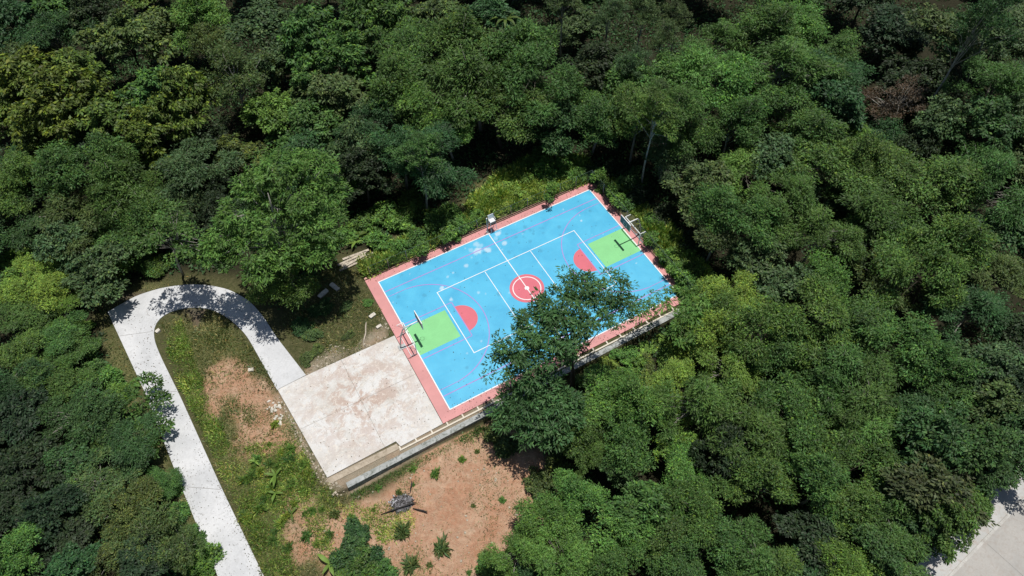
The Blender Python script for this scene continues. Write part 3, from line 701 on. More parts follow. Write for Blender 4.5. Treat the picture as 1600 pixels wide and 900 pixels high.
TREES = '''
75,40,44,F,d 65,78,36,D,g 187,50,50,B,o 15,30,40,D,d 130,15,35,D,k 310,15,50,F,b 245,25,40,B,o 400,30,50,D,g 485,35,46,B,m 325,65,36,O,o 360,110,48,O,o
33,115,58,B,y 110,105,50,B,y 85,150,56,B,y 160,175,52,B,y 235,130,54,B,m 285,145,48,B,y 230,195,42,B,y 50,205,42,B,y 10,170,40,B,y 420,165,42,D,b 475,185,44,D,m 487,87,40,B,m 430,90,40,D,g
378,228,34,B,o 320,205,36,D,k 150,225,30,D,k 100,250,56,F,m 33,265,42,F,m 175,270,50,F,m 283,265,52,F,g 335,275,34,D,k 230,240,30,B,y
563,20,44,B,m 630,20,36,B,m 680,20,40,B,o 630,67,56,F,m 717,63,58,F,m 813,63,56,F,m 613,110,52,F,m 743,100,64,F,m 830,100,56,F,m 657,157,48,F,b 703,190,40,F,b 780,150,56,F,m 620,220,46,F,d 680,227,50,F,d
760,15,40,D,d 550,217,40,D,g 540,140,44,D,g 530,80,40,B,m 590,175,40,F,d 530,280,30,B,m 903,147,34,F,m 930,173,42,F,m 997,117,54,F,m 997,170,54,F,m  870,190,36,D,d 1040,215,44,F,g 560,260,34,D,k 
1094,101,56,F,b 1144,125,52,F,b 1195,40,52,F,m 1256,34,48,F,b 1323,74,42,F,m 1222,95,56,F,m 1313,111,46,F,d 1323,159,46,D,d 1229,155,50,F,m 1269,199,50,F,m 1408,152,44,X,r 1340,203,34,F,b 1391,202,38,F,d 1120,60,40,F,m
1566,118,48,F,m 1475,175,40,D,g 1549,189,46,D,d 1296,253,56,F,m 1364,236,48,F,m 1398,270,56,F,m 1482,270,60,F,m 1566,277,52,F,m 1161,250,44,F,b 1212,230,42,D,g 1094,285,42,D,g 1080,180,46,F,m 1150,190,44,F,m 1440,225,34,D,k
1137,320,48,F,m 1120,357,46,O,g 1175,393,38,D,g 1217,345,36,F,m 1283,353,46,F,m 1370,320,56,F,m 1390,360,52,F,m 1480,367,58,F,m 1470,420,56,F,m 1303,427,44,F,b 1387,440,44,O,o 1520,483,48,F,d 1570,420,44,F,o 1287,487,56,F,m 1343,493,52,F,m 1420,533,56,F,m 1470,560,48,F,m
1303,560,50,F,m 1370,567,48,F,m 1187,493,54,F,m 1240,440,42,D,g 1215,545,46,F,m 1135,455,40,F,v 1112,508,40,F,v 1140,570,40,F,v 1547,567,44,D,g 1585,517,40,D,k 1250,300,44,F,m 1560,350,46,D,d 1585,600,40,D,k
947,623,50,F,b 1007,627,50,F,b 900,655,42,F,m 983,675,46,F,m 1090,627,50,F,m 933,705,28,F,m 973,735,30,D,d 1057,693,30,B,b 1067,735,40,F,b 907,773,42,F,b 867,813,40,F,b 957,820,50,F,b 807,862,36,F,b 890,873,46,F,b 1007,790,44,D,m 1090,787,46,F,m 1057,833,46,F,m 1123,840,48,F,m 973,883,42,F,m 1173,877,46,F,m 1190,667,56,F,m 1240,630,52,F,m 1190,743,50,F,m 1052,588,36,F,v 1130,690,40,D,k
1270,620,50,F,m 1353,617,50,F,m 1360,673,56,F,b 1270,693,54,F,m 1287,743,48,F,m 1370,720,50,F,m 1353,787,50,F,m 1393,800,46,F,m 1403,845,46,F,m 1270,827,44,D,k 1330,883,42,F,b 1220,877,42,F,m 1470,760,56,D,n 1480,673,50,D,d 1543,683,44,D,d 1537,745,36,D,d 1487,810,40,D,m 1528,790,28,D,m 1553,627,44,D,o 1590,660,40,D,d 1487,620,48,F,m 1430,640,44,F,d 1390,875,36,D,d 1425,740,42,D,d 1440,820,34,D,d 1585,715,36,D,d
33,320,48,F,d 100,320,46,F,o 150,330,44,F,m 227,330,42,F,m 283,320,42,O,g 200,300,40,F,m
150,627,48,F,d 110,653,44,F,d 205,700,38,F,d 255,745,22,F,m 27,633,44,D,k 33,733,46,D,k 90,720,40,D,d 150,760,50,O,o 217,777,44,O,o 233,833,46,O,o 187,838,44,O,o 283,853,30,O,o 67,800,44,D,k 17,850,46,F,b 20,783,36,D,k 110,840,40,D,k 110,890,40,D,d
33,443,40,F,v 72,457,36,F,v 100,486,28,F,b 40,493,40,F,m 85,522,34,F,m 33,540,40,F,m 92,555,34,F,m 60,590,40,F,m 5,590,40,F,d
'''
for e in TREES.split():
    a_ = e.split(','); px, py, rr = map(float, a_[:3]); kd = a_[3]
    low = 0.62 if (px < 300 and py > 420) else (0.8 if (px < 320 and py > 300) else 1.0)
    lb = 'brown withering tree among dark trees in the deep wood' if kd == 'X' else None
    tree_px(px, py, rr, kd, a_[4], zs=low, label=lb)
# slender pale-trunked trees behind the fence
for px, py, rr in [(880, -5, 26), (950, 18, 26), (1000, 12, 26), (1035, 55, 24), (1060, 20, 24), (660, 245, 20), (985, 90, 24), (1020, 140, 22)]:
    tree_px(px, py, rr, 'T', 'g')
for px, py, rr in [(1545, -10, 40), (1600, -20, 40)]: tree_px(px, py, rr, 'T', 'd', 1.25)
for px, py, R_, lb in [(1002, 292, 3.5, 'slender pale-trunked tree rising just behind the fence corner'), (1030, 285, 3.3, 'leaning pale-trunked tree in the shade beyond the fence corner'),
                       (667, 330, 2.8, 'pale-trunked tree standing in the bright shrubs behind the far fence')]:
    p_ = un(px, py); plant('T', 'm', p_[0], p_[1], R_, label=lb)

# trees that stand apart, with their own crowns
def special(name, label, base, lobes_px, tone, kind='C', bark='darkbark', base_r=.2, ntips=30, seed=900, forkz=.5, bend=None):
    global RNG
    RNG = np.random.default_rng(seed); random.seed(seed)
    bz = float(ground_z(base[0], base[1])); lob = []
    for px, py, z, rx, rz_ in lobes_px:
        p = un(px, py, z); lob.append(((p[0] - base[0], p[1] - base[1], z - bz), (rx, rx, rz_)))
    v, c, cc = crown_parts(lob, DENS[kind], kind)
    t_ = empty(name, (base[0], base[1], bz)); tag(t_, label, 'tree')
    cr = link('crown', npmesh('crown', v, 4, c), M['leaf'], t_); cr.color = (*TONE[tone], 1)
    C0 = np.mean([l[0] for l in lob], 0); mb = MB()
    top = Vector((C0[0], C0[1], max(l[0][2] for l in lob))); bend = Vector(bend or (0, 0, 0))
    path = [Vector((0, 0, -.4)), Vector((C0[0] * .12, C0[1] * .12, top.z * .25)) + bend * .5, Vector((C0[0] * .4, C0[1] * .4, top.z * .55)) + bend, Vector((C0[0] * .8, C0[1] * .8, top.z * .8)) + bend * .5, top]
    mb.tube(path, [base_r * 1.3, base_r, base_r * .8, base_r * .5, base_r * .15], 9)
    for tp in cc[RNG.choice(len(cc), ntips, replace=False)]:
        tp = Vector(tp); f = random.uniform(.3, .85); k = f * 4; i = int(k); st = path[i].lerp(path[min(i + 1, 4)], k - i)
        if tp.z < st.z - 1: st = path[2]
        mid = st.lerp(tp, .5) + Vector((random.uniform(-.3, .3), random.uniform(-.3, .3), random.uniform(0, .5)))
        mb.tube([st, mid, tp], [base_r * .3, base_r * .2, base_r * .07], 5)
    mb.build('trunk', M[bark], t_, True)
    return t_
bc = un(895, 606, -.8)[:2]
special('court_side_tree', 'tall feathery tree below the drain wall reaching over the painted court', (bc[0], bc[1]),
        [(905, 445, 12.5, 1.9, 1.2), (948, 452, 12, 2.1, 1.0), (870, 478, 12.2, 2.1, 1.2), (920, 488, 11.5, 2.3, 1.1), (835, 508, 11.4, 2.2, 1.1), (880, 515, 11.2, 2.3, 1.1),
         (805, 540, 10.2, 2.0, 1.0), (845, 550, 10.0, 2.2, 1.0), (785, 572, 9.2, 1.6, .9), (890, 548, 9.6, 1.3, .8), (960, 490, 10.5, 1.4, .8), (825, 585, 8.8, 1.5, .8), (985, 478, 10.6, .9, .5)],
        'c', kind='K', seed=901, ntips=60, base_r=.2)
bc2 = un(835, 690, -.8)[:2]
special('dark_feathery_tree', 'dark drooping feathery tree at the edge of the red soil slope', (bc2[0], bc2[1]),
        [(815, 625, 6.4, 2.1, 1.1), (850, 612, 6.8, 2.2, 1.2), (840, 645, 6.0, 2.3, 1.2), (800, 650, 5.2, 1.7, .9), (878, 640, 6.2, 1.9, 1.1), (825, 672, 4.6, 1.6, .9), (865, 668, 5.2, 1.8, 1.0)], 'c', kind='K', seed=902, base_r=.16)
bc3 = un(455, 432, 0)[:2]
special('big_feathery_tree', 'large bright feathery tree spreading over the planks beside the driveway bend', (bc3[0], bc3[1]),
        [(435, 262, 15.5, 2.5, 1.7), (485, 268, 15, 2.4, 1.6), (400, 290, 14.2, 2.0, 1.3), (460, 300, 13.8, 2.6, 1.5), (510, 300, 13, 2.0, 1.3), (375, 335, 12.2, 2.2, 1.2), (425, 345, 11.8, 2.3, 1.2),
         (500, 352, 10.8, 2.4, 1.3), (390, 385, 10.2, 2.1, 1.1), (440, 390, 9.6, 2.2, 1.1), (490, 395, 8.8, 2.1, 1.1), (350, 372, 10.6, 1.8, 1.0), (525, 372, 8.6, 1.5, .9), (405, 420, 9.2, 1.6, .9), (330, 395, 9.6, 1.3, .8), (470, 345, 11.6, 1.8, 1.0), (420, 305, 13, 1.8, 1.0)],
        'b', kind='K', bark='palebark', seed=903, ntips=46, base_r=.24)
bc5 = un(285, 428, 0)[:2]
special('bend_tree', 'sparse leafy tree arching over the top of the driveway bend', (bc5[0], bc5[1]),
        [(255, 362, 10, 2.0, 1.0), (300, 372, 10, 2.0, 1.0), (325, 395, 8.6, 1.5, .8), (222, 378, 9.4, 1.5, .8), (285, 395, 8.6, 1.5, .8), (270, 340, 11, 1.8, 1.0), (345, 410, 8.6, 1.2, .7)], 'm', kind='W', bark='palebark', seed=905, base_r=.13, ntips=40)
bc6 = un(205, 660, 0)[:2]
special('roadside_sapling', 'small leafy sapling leaning over the straight of the driveway', (bc6[0], bc6[1]),
        [(232, 600, 2.6, 1.0, .6), (246, 628, 2.2, .9, .5), (250, 660, 2.0, .9, .5), (225, 650, 2.6, 1.2, .7), (208, 625, 2.6, 1.2, .7), (215, 690, 2.8, 1.3, .8), (235, 695, 2.2, .9, .6)], 'm', kind='W', seed=906, base_r=.06, ntips=24)
bc4 = un(1035, 500, 0)[:2]
special('leaning_feathery_tree', 'small feathery tree with branches over the far pink corner of court', (bc4[0] + 2.5, bc4[1] - 2.5),
        [(1030, 466, 5.2, 1.2, .5), (1006, 484, 4.8, 1.1, .5), (1078, 492, 5.0, 1.5, .8), (1090, 470, 5.2, 1.5, .9), (1070, 520, 4.4, 1.4, .9)], 'b', kind='K', seed=904, base_r=.1, ntips=20)

for k, (px, py, zz, rr, lb) in enumerate([(655, 405, 1.5, .45, 'small vine clump hanging over the far fence near the planks'), (698, 383, 1.6, .7, 'vine clump hanging over the far fence short of the umpire chair'), (858, 319, 1.7, .75, 'vine clump hanging over the far fence beyond the umpire chair'),
        (930, 292, 1.5, .6, 'vine clump draped over the fence corner'), (950, 312, 1.5, .5, 'vine clump on the end fence next to the corner'), (962, 328, 1.4, .45, 'vine clump on the end fence before the goal'), (1012, 388, 1.2, .4, 'small vine clump on the end fence just past the goal'), (1028, 414, 1.2, .4, 'vine clump on the end fence midway past the goal'), (1048, 440, 1.4, .6, 'thick vine clump at the near end of the end fence')]):
    g = un(px, py); g = g + np.array(SUND) / SUND.z * zz; q = prj(g)
    b_ = (g[0], 10.62) if g[0] < 13.5 else (15.5, g[1])
    t_ = special('fence_vine', lb, b_, [(q[0], q[1], zz, rr, rr * .5), (q[0] + 4, q[1] - 6, zz - .2, rr * .8, rr * .5)], 'b', kind='S', seed=950 + k, base_r=.025, ntips=5); t_['category'] = 'vine'
# fill the wood between the listed crowns and a margin outside the frame
RNG = np.random.default_rng(31); random.seed(31)
nfill = 0
for _ in range(9000):
    px, py = RNG.uniform(-170, 1770), RNG.uniform(-130, 1010)
    inside = 0 < px < 1600 and 0 < py < 900
    rr = RNG.uniform(34, 50)
    if sdpoly(np.array(px), np.array(py), CLEAR_PX) > -(rr + 14): continue
    if 500 < px < 940 and 222 < py < 420 or 900 < px < 1110 and 205 < py < 430: continue
    need = .92 if inside else 1.1
    if any((px - a) ** 2 + (py - b) ** 2 < (need * (rr * .5 + c * .72)) ** 2 for a, b, c in PLACED): continue
    if 1340 < px < 1500 and -140 < py < 125: kd, tn = 'D', 'k'  # near-black leaf tone stands in for the deep shade of this corner
    elif px > 1430 and py > 580 and (px - 1430) * .9 + (py - 900) > -60: continue
    elif px < 520 and py < 240: kd, tn = ('B', random.choice('ymo'))
    elif px < 140 and py > 600: kd, tn = 'D', 'k'
    else: kd, tn = ('F', random.choice('mmd')) if RNG.uniform() < .6 else ('D', random.choice('dgk'))
    low = .62 if (px < 300 and py > 420) else 1.0
    g_ = un(px, py, 5.0)
    ax, ay = A0; dd = (g_[0] - ax) * RD_DIR[1] - (g_[1] - ay) * RD_DIR[0]
    if dd > -6: continue
    tree_px(px, py, rr, kd, tn, low * .8); nfill += 1
    if nfill > 120: break
print('trees', len(PLACED), 'fill', nfill)

# ------------------------------------------------------------------ shrubs round the court and driveway
def shrub(px, py, R, tone, label=None, zs=1.0):
    p = un(px, py, .6 * R); return plant('S', tone, p[0], p[1], R, zs=zs, label=label)
RNG = np.random.default_rng(55); random.seed(55)
SHR = [(545, 360, 1.6, 'b'), (570, 345, 1.7, 'm'), (600, 330, 1.9, 'b'), (625, 345, 1.7, 'b'), (590, 372, 1.5, 'b'), (640, 320, 1.8, 'm'), (650, 370, 1.5, 'm'), (680, 345, 1.7, 'm'), (625, 382, 1.3, 'b'), (700, 330, 1.6, 'b'), (715, 352, 1.3, 'b'),
       (745, 315, 1.6, 'v'), (765, 300, 1.6, 'v'), (785, 320, 1.4, 'v'), (795, 290, 1.8, 'v'), (820, 305, 1.5, 'v'), (820, 275, 1.9, 'v'), (850, 288, 1.6, 'v'), (855, 262, 1.9, 'b'), (880, 280, 1.4, 'v'), (885, 262, 1.7, 'v'), (905, 268, 1.3, 'b'), (840, 250, 1.6, 'm'), (745, 335, 1.1, 'b'), (800, 300, 1.1, 'v'),
       (930, 268, 1.3, 'd'), (948, 288, 1.0, 'm'), (965, 306, 1.0, 'm'), (982, 316, 1.0, 'm'), (1018, 343, 1.2, 'b'), (1020, 370, 1.3, 'v'), (1035, 388, 1.3, 'v'), (1045, 405, 1.3, 'v'), (1060, 420, 1.4, 'v'), (1040, 365, 1.4, 'v'), (1060, 395, 1.5, 'b'), (1075, 440, 1.6, 'b'), (1085, 420, 1.6, 'm'), (1100, 470, 1.8, 'v'),
       (960, 260, 1.6, 'k'), (1000, 300, 1.6, 'k'), (1040, 330, 1.6, 'k'), (990, 280, 1.6, 'd'), (1080, 380, 1.6, 'k'),
       (17, 405, 1.7, 'b'), (50, 410, 1.8, 'b'), (90, 390, 1.8, 'y'), (125, 375, 1.7, 'y'), (133, 412, 1.6, 'b'), (187, 410, 1.5, 'y'), (160, 395, 1.5, 'y'), (225, 408, 1.5, 'm'), (20, 430, 1.7, 'b'), (100, 425, 1.6, 'b'), (150, 425, 1.0, 'o'), (250, 410, 1.3, 'm'),
       (167, 587, 1.4, 'b'), (140, 575, 1.5, 'm'), (185, 612, 1.2, 'b'), (138, 548, 1.1, 'b'), (128, 512, 1.1, 'b'), (310, 880, 1.3, 'b'), (300, 850, 1.1, 'm'), (275, 800, 1.2, 'm'), (262, 765, 1.0, 'm'),
       (555, 830, 1.0, 'd'), (545, 855, 1.3, 'd'), (560, 868, 1.4, 'd'), (535, 875, 1.3, 'd'), (590, 890, 1.3, 'm'), (555, 900, 1.6, 'm'),
       (770, 670, 1.1, 'o'), (790, 690, 1.2, 'o'), (845, 745, 1.2, 'o'), (850, 775, 1.1, 'm'), (870, 720, 1.3, 'o'), (880, 690, 1.4, 'd'), (830, 820, 1.1, 'b'), (770, 880, 1.3, 'b'), (1010, 560, 1.2, 'o'), (960, 585, 1.2, 'o'), (935, 590, 1.3, 'k'), (1045, 545, 1.3, 'v'), (1085, 452, 1.9, 'v'), (1098, 482, 2.0, 'v'), (1075, 505, 1.8, 'v'), (1062, 540, 1.8, 'v'), (1102, 540, 2.0, 'v'), (1125, 520, 2.0, 'y'), (1125, 585, 2.0, 'v'), (1010, 585, 1.6, 'v'), (985, 600, 1.6, 'b'), (930, 575, 1.1, 'b'), (955, 563, 1.2, 'v'), (985, 549, 1.2, 'b'), (1010, 537, 1.2, 'v'), (1032, 526, 1.3, 'v'), (915, 592, 1.1, 'm'), (945, 592, 1.2, 'b'), (975, 576, 1.3, 'v'), (1000, 563, 1.3, 'b'), (1060, 505, 1.4, 'v')]
for px, py, R, tn in SHR: shrub(px, py, R * (.72 if tn == 'v' else 1.0), tn, None, .7 if tn == 'v' else 1.0)
LONE = [(677, 737, .62, 'm', 'rounded green weed bush alone on the bare red soil'), (720, 714, .42, 'm', 'small green weed bush on red soil by the dark tree'),
        (645, 727, .42, 'b', 'light green weed close under the drain wall'), (587, 757, .42, 'm', 'small weed beside the broken end of the drain wall'),
        (685, 852, 1.05, 'g', 'spiky grey-green bush spreading low on the red soil'), (627, 828, .9, 'o', 'olive scrub bush just below the burnt debris pile'), (580, 792, .25, 'm', 'tiny green seedling left of the burnt debris pile'),
        (640, 878, 1.0, 'o', 'olive scrub bush at the foot of the red soil slope'), (620, 765, .4, 'o', 'dry olive weed at the upper edge of burnt debris'), (745, 700, .3, 'o', 'dry weed tuft on the red soil near shade'),
        (520, 800, .6, 'o', 'olive weed clump at the slab-side edge of red soil'), (545, 805, .5, 'm', 'green weed clump near the end of drain wall'), (455, 700, .7, 'b', 'bright weed clump touching the slab edge rubble'), (470, 725, .6, 'b', 'bright weed clump beside the slab lower corner')]
for px, py, R, tn, lb in LONE:
    p = un(px, py, .2); plant('G', {'m': 'b', 'g': 'o'}.get(tn, tn), p[0], p[1], R * 1.15, zs=.9, label=lb)
SCRUB = [(478, 556, .7, 'o'), (495, 542, .7, 'o'), (488, 520, .9, 'o'), (470, 508, 1.0, 'd'), (500, 480, 1.0, 'd'), (545, 520, .6, 'o'), (540, 475, .7, 'o'), (575, 470, .5, 'b')]
for px, py, R, tn in SCRUB: shrub(px, py, R, tn, None, .7)
random.seed(66)
for _ in range(44):
    px, py = random.uniform(470, 840), random.uniform(690, 900)
    p = un(px, py, -.5)
    if sdpoly(np.array(p[0]), np.array(p[1]), SOIL) < .2 or p[1] > -12.4 or vnoise(p[0], p[1], 2.6, 41) < (.35 if px < 640 else .55): continue
    plant('G', random.choice('ooyb'), p[0], p[1], random.uniform(.18, .5), zs=.7)
for _ in range(46):
    px, py = random.uniform(380, 520), random.uniform(660, 900); p = un(px, py)
    if sdpoly(np.array(p[0]), np.array(p[1]), GRASS) < .2 or sdpoly(np.array(p[0]), np.array(p[1]), slab_poly) > -.6: continue
    plant('G', random.choice('bbvm'), p[0], p[1], random.uniform(.35, .8))


# ------------------------------------------------------------------ large-leaved herbs (banana-like) and a palm
def bigleaf(px, py, n, L, tone, label, name='broad_leaf_plant', h=.3, arch=.5, Wf=.26, cat='plant'):
    p = un(px, py, h); gz = float(ground_z(p[0], p[1])); t_ = empty(name, (p[0], p[1], gz)); tag(t_, label, cat)
    MB().tube([(0, 0, -.1), (0, 0, h)], [.07, .05], 6).build('stem', M['darkbark'], t_)
    for i in range(n):
        a = 2 * math.pi * i / n + random.uniform(-.7, .7) * (name != 'palm'); ll = L * random.uniform(.55, 1.1); mb = MB(); vs = []; fs = []
        for k in range(6):
            u = k / 5; r = ll * u * (1 - .25 * u * arch); z = h + ll * (.75 * u - (.35 + arch * .5) * u * u); wd = ll * Wf * math.sin(math.pi * min(.97, .12 + .88 * u)) * .5
            c_, s_ = math.cos(a), math.sin(a)
            for sg in (-1, 0, 1): vs.append((r * c_ - sg * wd * s_, r * s_ + sg * wd * c_, z + (.25 * wd if sg else 0)))
        for k in range(5):
            for j in (0, 1): fs.append((k * 3 + j, k * 3 + j + 1, k * 3 + j + 4, k * 3 + j + 3))
        me_ = mb.add(vs, fs).mesh('leaf', True); at_ = me_.color_attributes.new('tint', 'FLOAT_COLOR', 'POINT')
        f = random.uniform(.8, 1.25); at_.data.foreach_set('color', [f, f, f, 1] * len(me_.vertices))
        o_ = link('leaf', me_, M['broad'], t_); o_.color = (*TONE[tone], 1)
    return t_
random.seed(77)
bigleaf(430, 742, 5, 1.25, 'v', 'bright broad-leaved plant with upright leaves in grass near the slab', h=.4, arch=.1)
bigleaf(455, 802, 3, 1.1, 'y', 'yellowish broad-leaved plant low on the grassy bank', h=.2)
bigleaf(398, 720, 4, .8, 'v', 'light green broad-leaved plant at the edge of the dry patch', h=.3)
bigleaf(430, 770, 3, 1.1, 'v', 'small broad-leaved plant with two pale leaves in bank shadow', h=.3)
bigleaf(515, 880, 4, 1.5, 'v', 'lime broad-leaved plant beside the dark shrub on red soil', h=.4)
bigleaf(525, 905, 5, 1.5, 'y', 'yellow-green broad-leaved plant under the dark shrub on red soil', h=.4)
bigleaf(555, 378, 7, 1.6, 'v', 'broad-leaved plant with long leaves behind the plank stack', h=.5)
bigleaf(575, 362, 7, 1.5, 'y', 'yellowish long-leaved plant in the thicket near the plank stack', h=.5)
bigleaf(850, 205, 11, 2.9, 'g', 'small palm with arching fronds in the shade behind the far fence', 'palm', h=3.2, arch=.9, Wf=.16, cat='palm')
bigleaf(790, 35, 9, 2.8, 'y', 'palm with pale yellow frond high in the far wood', 'palm', h=6.5, arch=.8, Wf=.16, cat='palm')

# ------------------------------------------------------------------ debris: planks, sheets, stones, burnt pile
RNG = np.random.default_rng(88); random.seed(88)
for i, (dx, dy, L, ang, lb) in enumerate([(0, 0, 4.2, .02, 'longest pale plank at the front of the timber stack'), (.3, .42, 3.9, -.03, 'pale weathered plank lying second in the timber stack'),
                                     (-.2, .85, 3.6, .05, 'grey plank in the middle of the timber stack'), (.4, 1.2, 3.2, -.06, 'short grey plank at the back of the timber stack'), (-.1, .3, 3.0, .14, 'skewed plank lying on top of the timber stack')]):
    c_ = un(557, 411)[:2]; z = float(ground_z(c_[0], c_[1])) + .12 + (.14 if i == 4 else 0)
    o_ = MB().box(-L / 2, L / 2, -.15, .15, 0, .07).build('plank', M['wood']); o_.location = (c_[0] + dx, c_[1] + dy, z); o_.rotation_euler = (0, 0, .0 + ang)
    tag(o_, lb, 'plank', 'planks stacked behind the court corner')
for px, py, L, Wd_, ang, lb in [(523, 448, .5, 1.3, .35, 'pale upright scrap board by the dark undergrowth'), (505, 458, 1.3, .5, .4, 'pale flat scrap board beside the dark undergrowth'), (582, 493, .75, .4, .3, 'small pale concrete block in grass by the pink border'),
                            (592, 510, .6, .3, .2, 'broken pale block near the slab corner'), (392, 578, .55, .4, -.3, 'flat pale stone slab on the dry patch'), (247, 517, .5, .4, .4, 'pale stone in the grass inside the driveway bend')]:
    c_ = un(px, py)[:2]; z = float(ground_z(c_[0], c_[1]))
    o_ = MB().prism([(-L / 2, -Wd_ / 2), (L / 2 * .9, -Wd_ / 2 * 1.05), (L / 2, Wd_ / 2 * .9), (0, Wd_ / 2 * 1.08), (-L / 2 * 1.04, Wd_ / 2 * .9)], 0, .22).build('concrete_block' if L < .8 and Wd_ < 1 else 'scrap_board', M['stone']); o_.location = (c_[0], c_[1], z); o_.rotation_euler = (random.uniform(-.1, .1), random.uniform(-.1, .1), ang)
    tag(o_, lb, 'block' if L < .8 and Wd_ < 1 else 'board')
c_ = un(573, 522)[:2]; z = float(ground_z(c_[0], c_[1]))
o_ = MB().tube([(0, 0, .08), (.35, .6, .16), (.75, 1.2, .1), (1.1, 2.0, .14), (1.35, 2.5, .1)], [.05, .075, .08, .07, .05], 7).build('dead_branch', M['wood'], None, True)
o_.location = (c_[0] - .8, c_[1] - 1.0, z); tag(o_, 'pale crooked dead branch lying in the grass near the slab', 'branch')
def stonemesh(seed):
    r = random.Random(seed); mb = MB(); vs = []
    for z, k in ((-.3, .7), (.15, 1.0), (.5, .55)):
        for i in range(6): a = 2 * math.pi * i / 6 + r.uniform(-.2, .2); q = k * r.uniform(.75, 1.2); vs.append((q * math.cos(a), q * math.sin(a), z * r.uniform(.8, 1.2)))
    fs = [tuple(range(5, -1, -1)), tuple(range(12, 18))]
    for l in (0, 6):
        for i in range(6): fs.append((l + i, l + (i + 1) % 6, l + 6 + (i + 1) % 6, l + 6 + i))
    return mb.add(vs, fs).mesh('stone')
SM = [stonemesh(i) for i in range(5)]
for i in range(26):
    px, py = (random.gauss(427, 5), random.gauss(636, 5)) if i < 18 else (random.gauss(436, 7), random.gauss(655, 9))
    p = un(px, py)[:2]; o_ = link('stone', SM[i % 5], M['stone']); s = random.uniform(.10, .22); o_.scale = (s, s * random.uniform(.7, 1.2), s * .8)
    o_.location = (p[0], p[1], float(ground_z(p[0], p[1])) + s * .15); o_.rotation_euler = (0, 0, random.uniform(0, 6))
    tag(o_, 'white stone in the small rubble heap beside the slab edge', 'stone', 'white stones of the rubble heap')
pts = []
for poly_ in (GRAVEL, EDGE):
    P_ = np.array(poly_); lo, hi = P_.min(0), P_.max(0)
    q_ = RNG.uniform(lo, hi, (1300, 2)); q_ = q_[inpoly(q_[:, 0], q_[:, 1], poly_)]; pts.append(q_)
q_ = RNG.uniform([-31, -27], [-10, -12], (260, 2)); q_ = q_[inpoly(q_[:, 0], q_[:, 1], SOIL)]; pts.append(q_)
pts = np.concatenate(pts); pts = pts[sdpoly(pts[:, 0], pts[:, 1], slab_poly) < -.1]; pts = pts[pts[:, 0] < -8]
pts = pts[~((pts[:, 0] > -15.6) & (pts[:, 1] > -11.8))]
zz = ground_z(pts[:, 0], pts[:, 1]); mb = MB()
for (x, y), z in zip(pts, zz):
    s = .025 + .13 * random.random() ** 4; sv = [v.co for v in SM[random.randrange(5)].vertices]
    a = random.uniform(0, 6); ca, sa = math.cos(a) * s, math.sin(a) * s
    mb.add([(x + v.x * ca - v.y * sa, y + v.x * sa + v.y * ca, z + .02 + v.z * s * .8) for v in sv], [tuple(p.vertices) for p in SM[0].polygons])
tag(mb.build('rubble', plain('rubble_stone', (.40, .35, .27), .9, 0, .4)), 'pale crushed rubble and pebbles along the slab edges', 'rubble', None, 'stuff')
# burnt pile
c_ = un(628, 785, -.7)[:2]; bz = float(ground_z(c_[0], c_[1])); bp = empty('burnt_debris_pile', (c_[0], c_[1], bz)); bp.scale = (.8, .8, .6); tag(bp, 'grey heap of burnt rubbish and ash on the bare red soil', 'debris pile')
vs = [(0, 0, .28)]; fs = []; nA = 22
for ri, rr in enumerate((.5, 1.0, 1.5)):
    for i in range(nA): a = 2 * math.pi * i / nA; q = rr * random.uniform(.8, 1.15); vs.append((q * math.cos(a) * 1.1, q * math.sin(a) * .8, (.25, .14, -.05)[ri] + random.uniform(-.03, .06)))
for i in range(nA): fs.append((0, 1 + i, 1 + (i + 1) % nA))
for ri in (0, 1):
    for i in range(nA): fs.append((1 + ri * nA + i, 1 + (ri + 1) * nA + i, 1 + (ri + 1) * nA + (i + 1) % nA, 1 + ri * nA + (i + 1) % nA))
MB().add(vs, fs).build('ash_mound', M['ash'], bp)
for nm, mt_, n in (('charred_bits', M['char'], 210), ('pale_bits', plain('burnt_white_scrap', (.40, .40, .43), .7, 0, .5), 60)):
    mb = MB()
    for i in range(n):
        a = random.uniform(0, 6.28); q = 1.5 * math.sqrt(random.random()); x, y = q * math.cos(a) * 1.1, q * math.sin(a) * .8
        if nm == 'pale_bits' and i < 25: x, y = random.gauss(-1.0, .3), random.gauss(.75, .2)
        z = .3 * (1 - q / 1.6) + .05; s = random.uniform(.03, .10); l = s * random.uniform(.6, 2.2)
        b0 = Matrix.Translation((x, y, z)) @ Matrix.Rotation(random.uniform(0, 6), 4, 'Z') @ Matrix.Rotation(random.uniform(-.6, .6), 4, 'X')
        mb.add([b0 @ Vector(v) for v in [(-l, -s * .5, 0), (l, -s * .5, 0), (l, s * .5, 0), (-l, s * .5, 0), (-l * .8, -s * .4, s * .5), (l * .9, -s * .4, s * .5), (l * .8, s * .4, s * .4), (-l * .9, s * .4, s * .5)]],
               [(4, 5, 6, 7), (0, 1, 5, 4), (1, 2, 6, 5), (2, 3, 7, 6), (3, 0, 4, 7)])
    tag(mb.build(nm, mt_, bp), kind='stuff')
for (pa, pb), lb in [(((595, 804), (650, 786)), 'long charred pole lying across the front of burnt heap'), (((641, 770), (644, 754)), 'short charred branch sticking up the slope from burnt heap'), (((645, 794), (668, 801)), 'thin charred twig pointing away from burnt heap')]:
    A = un(*pa, -.6); B = un(*pb, -.6); A[2] = float(ground_z(A[0], A[1])) + .12; B[2] = float(ground_z(B[0], B[1])) + .3
    d_ = B - A; o_ = MB().tube([(0, 0, 0), tuple(d_ * .35 + [0, 0, .06]), tuple(d_ * .7 + [.05, 0, .02]), tuple(d_)], [.035, .06, .07, .05], 6).build('charred_branch', M['char'], None, True)
    o_.location = A; tag(o_, lb, 'branch')

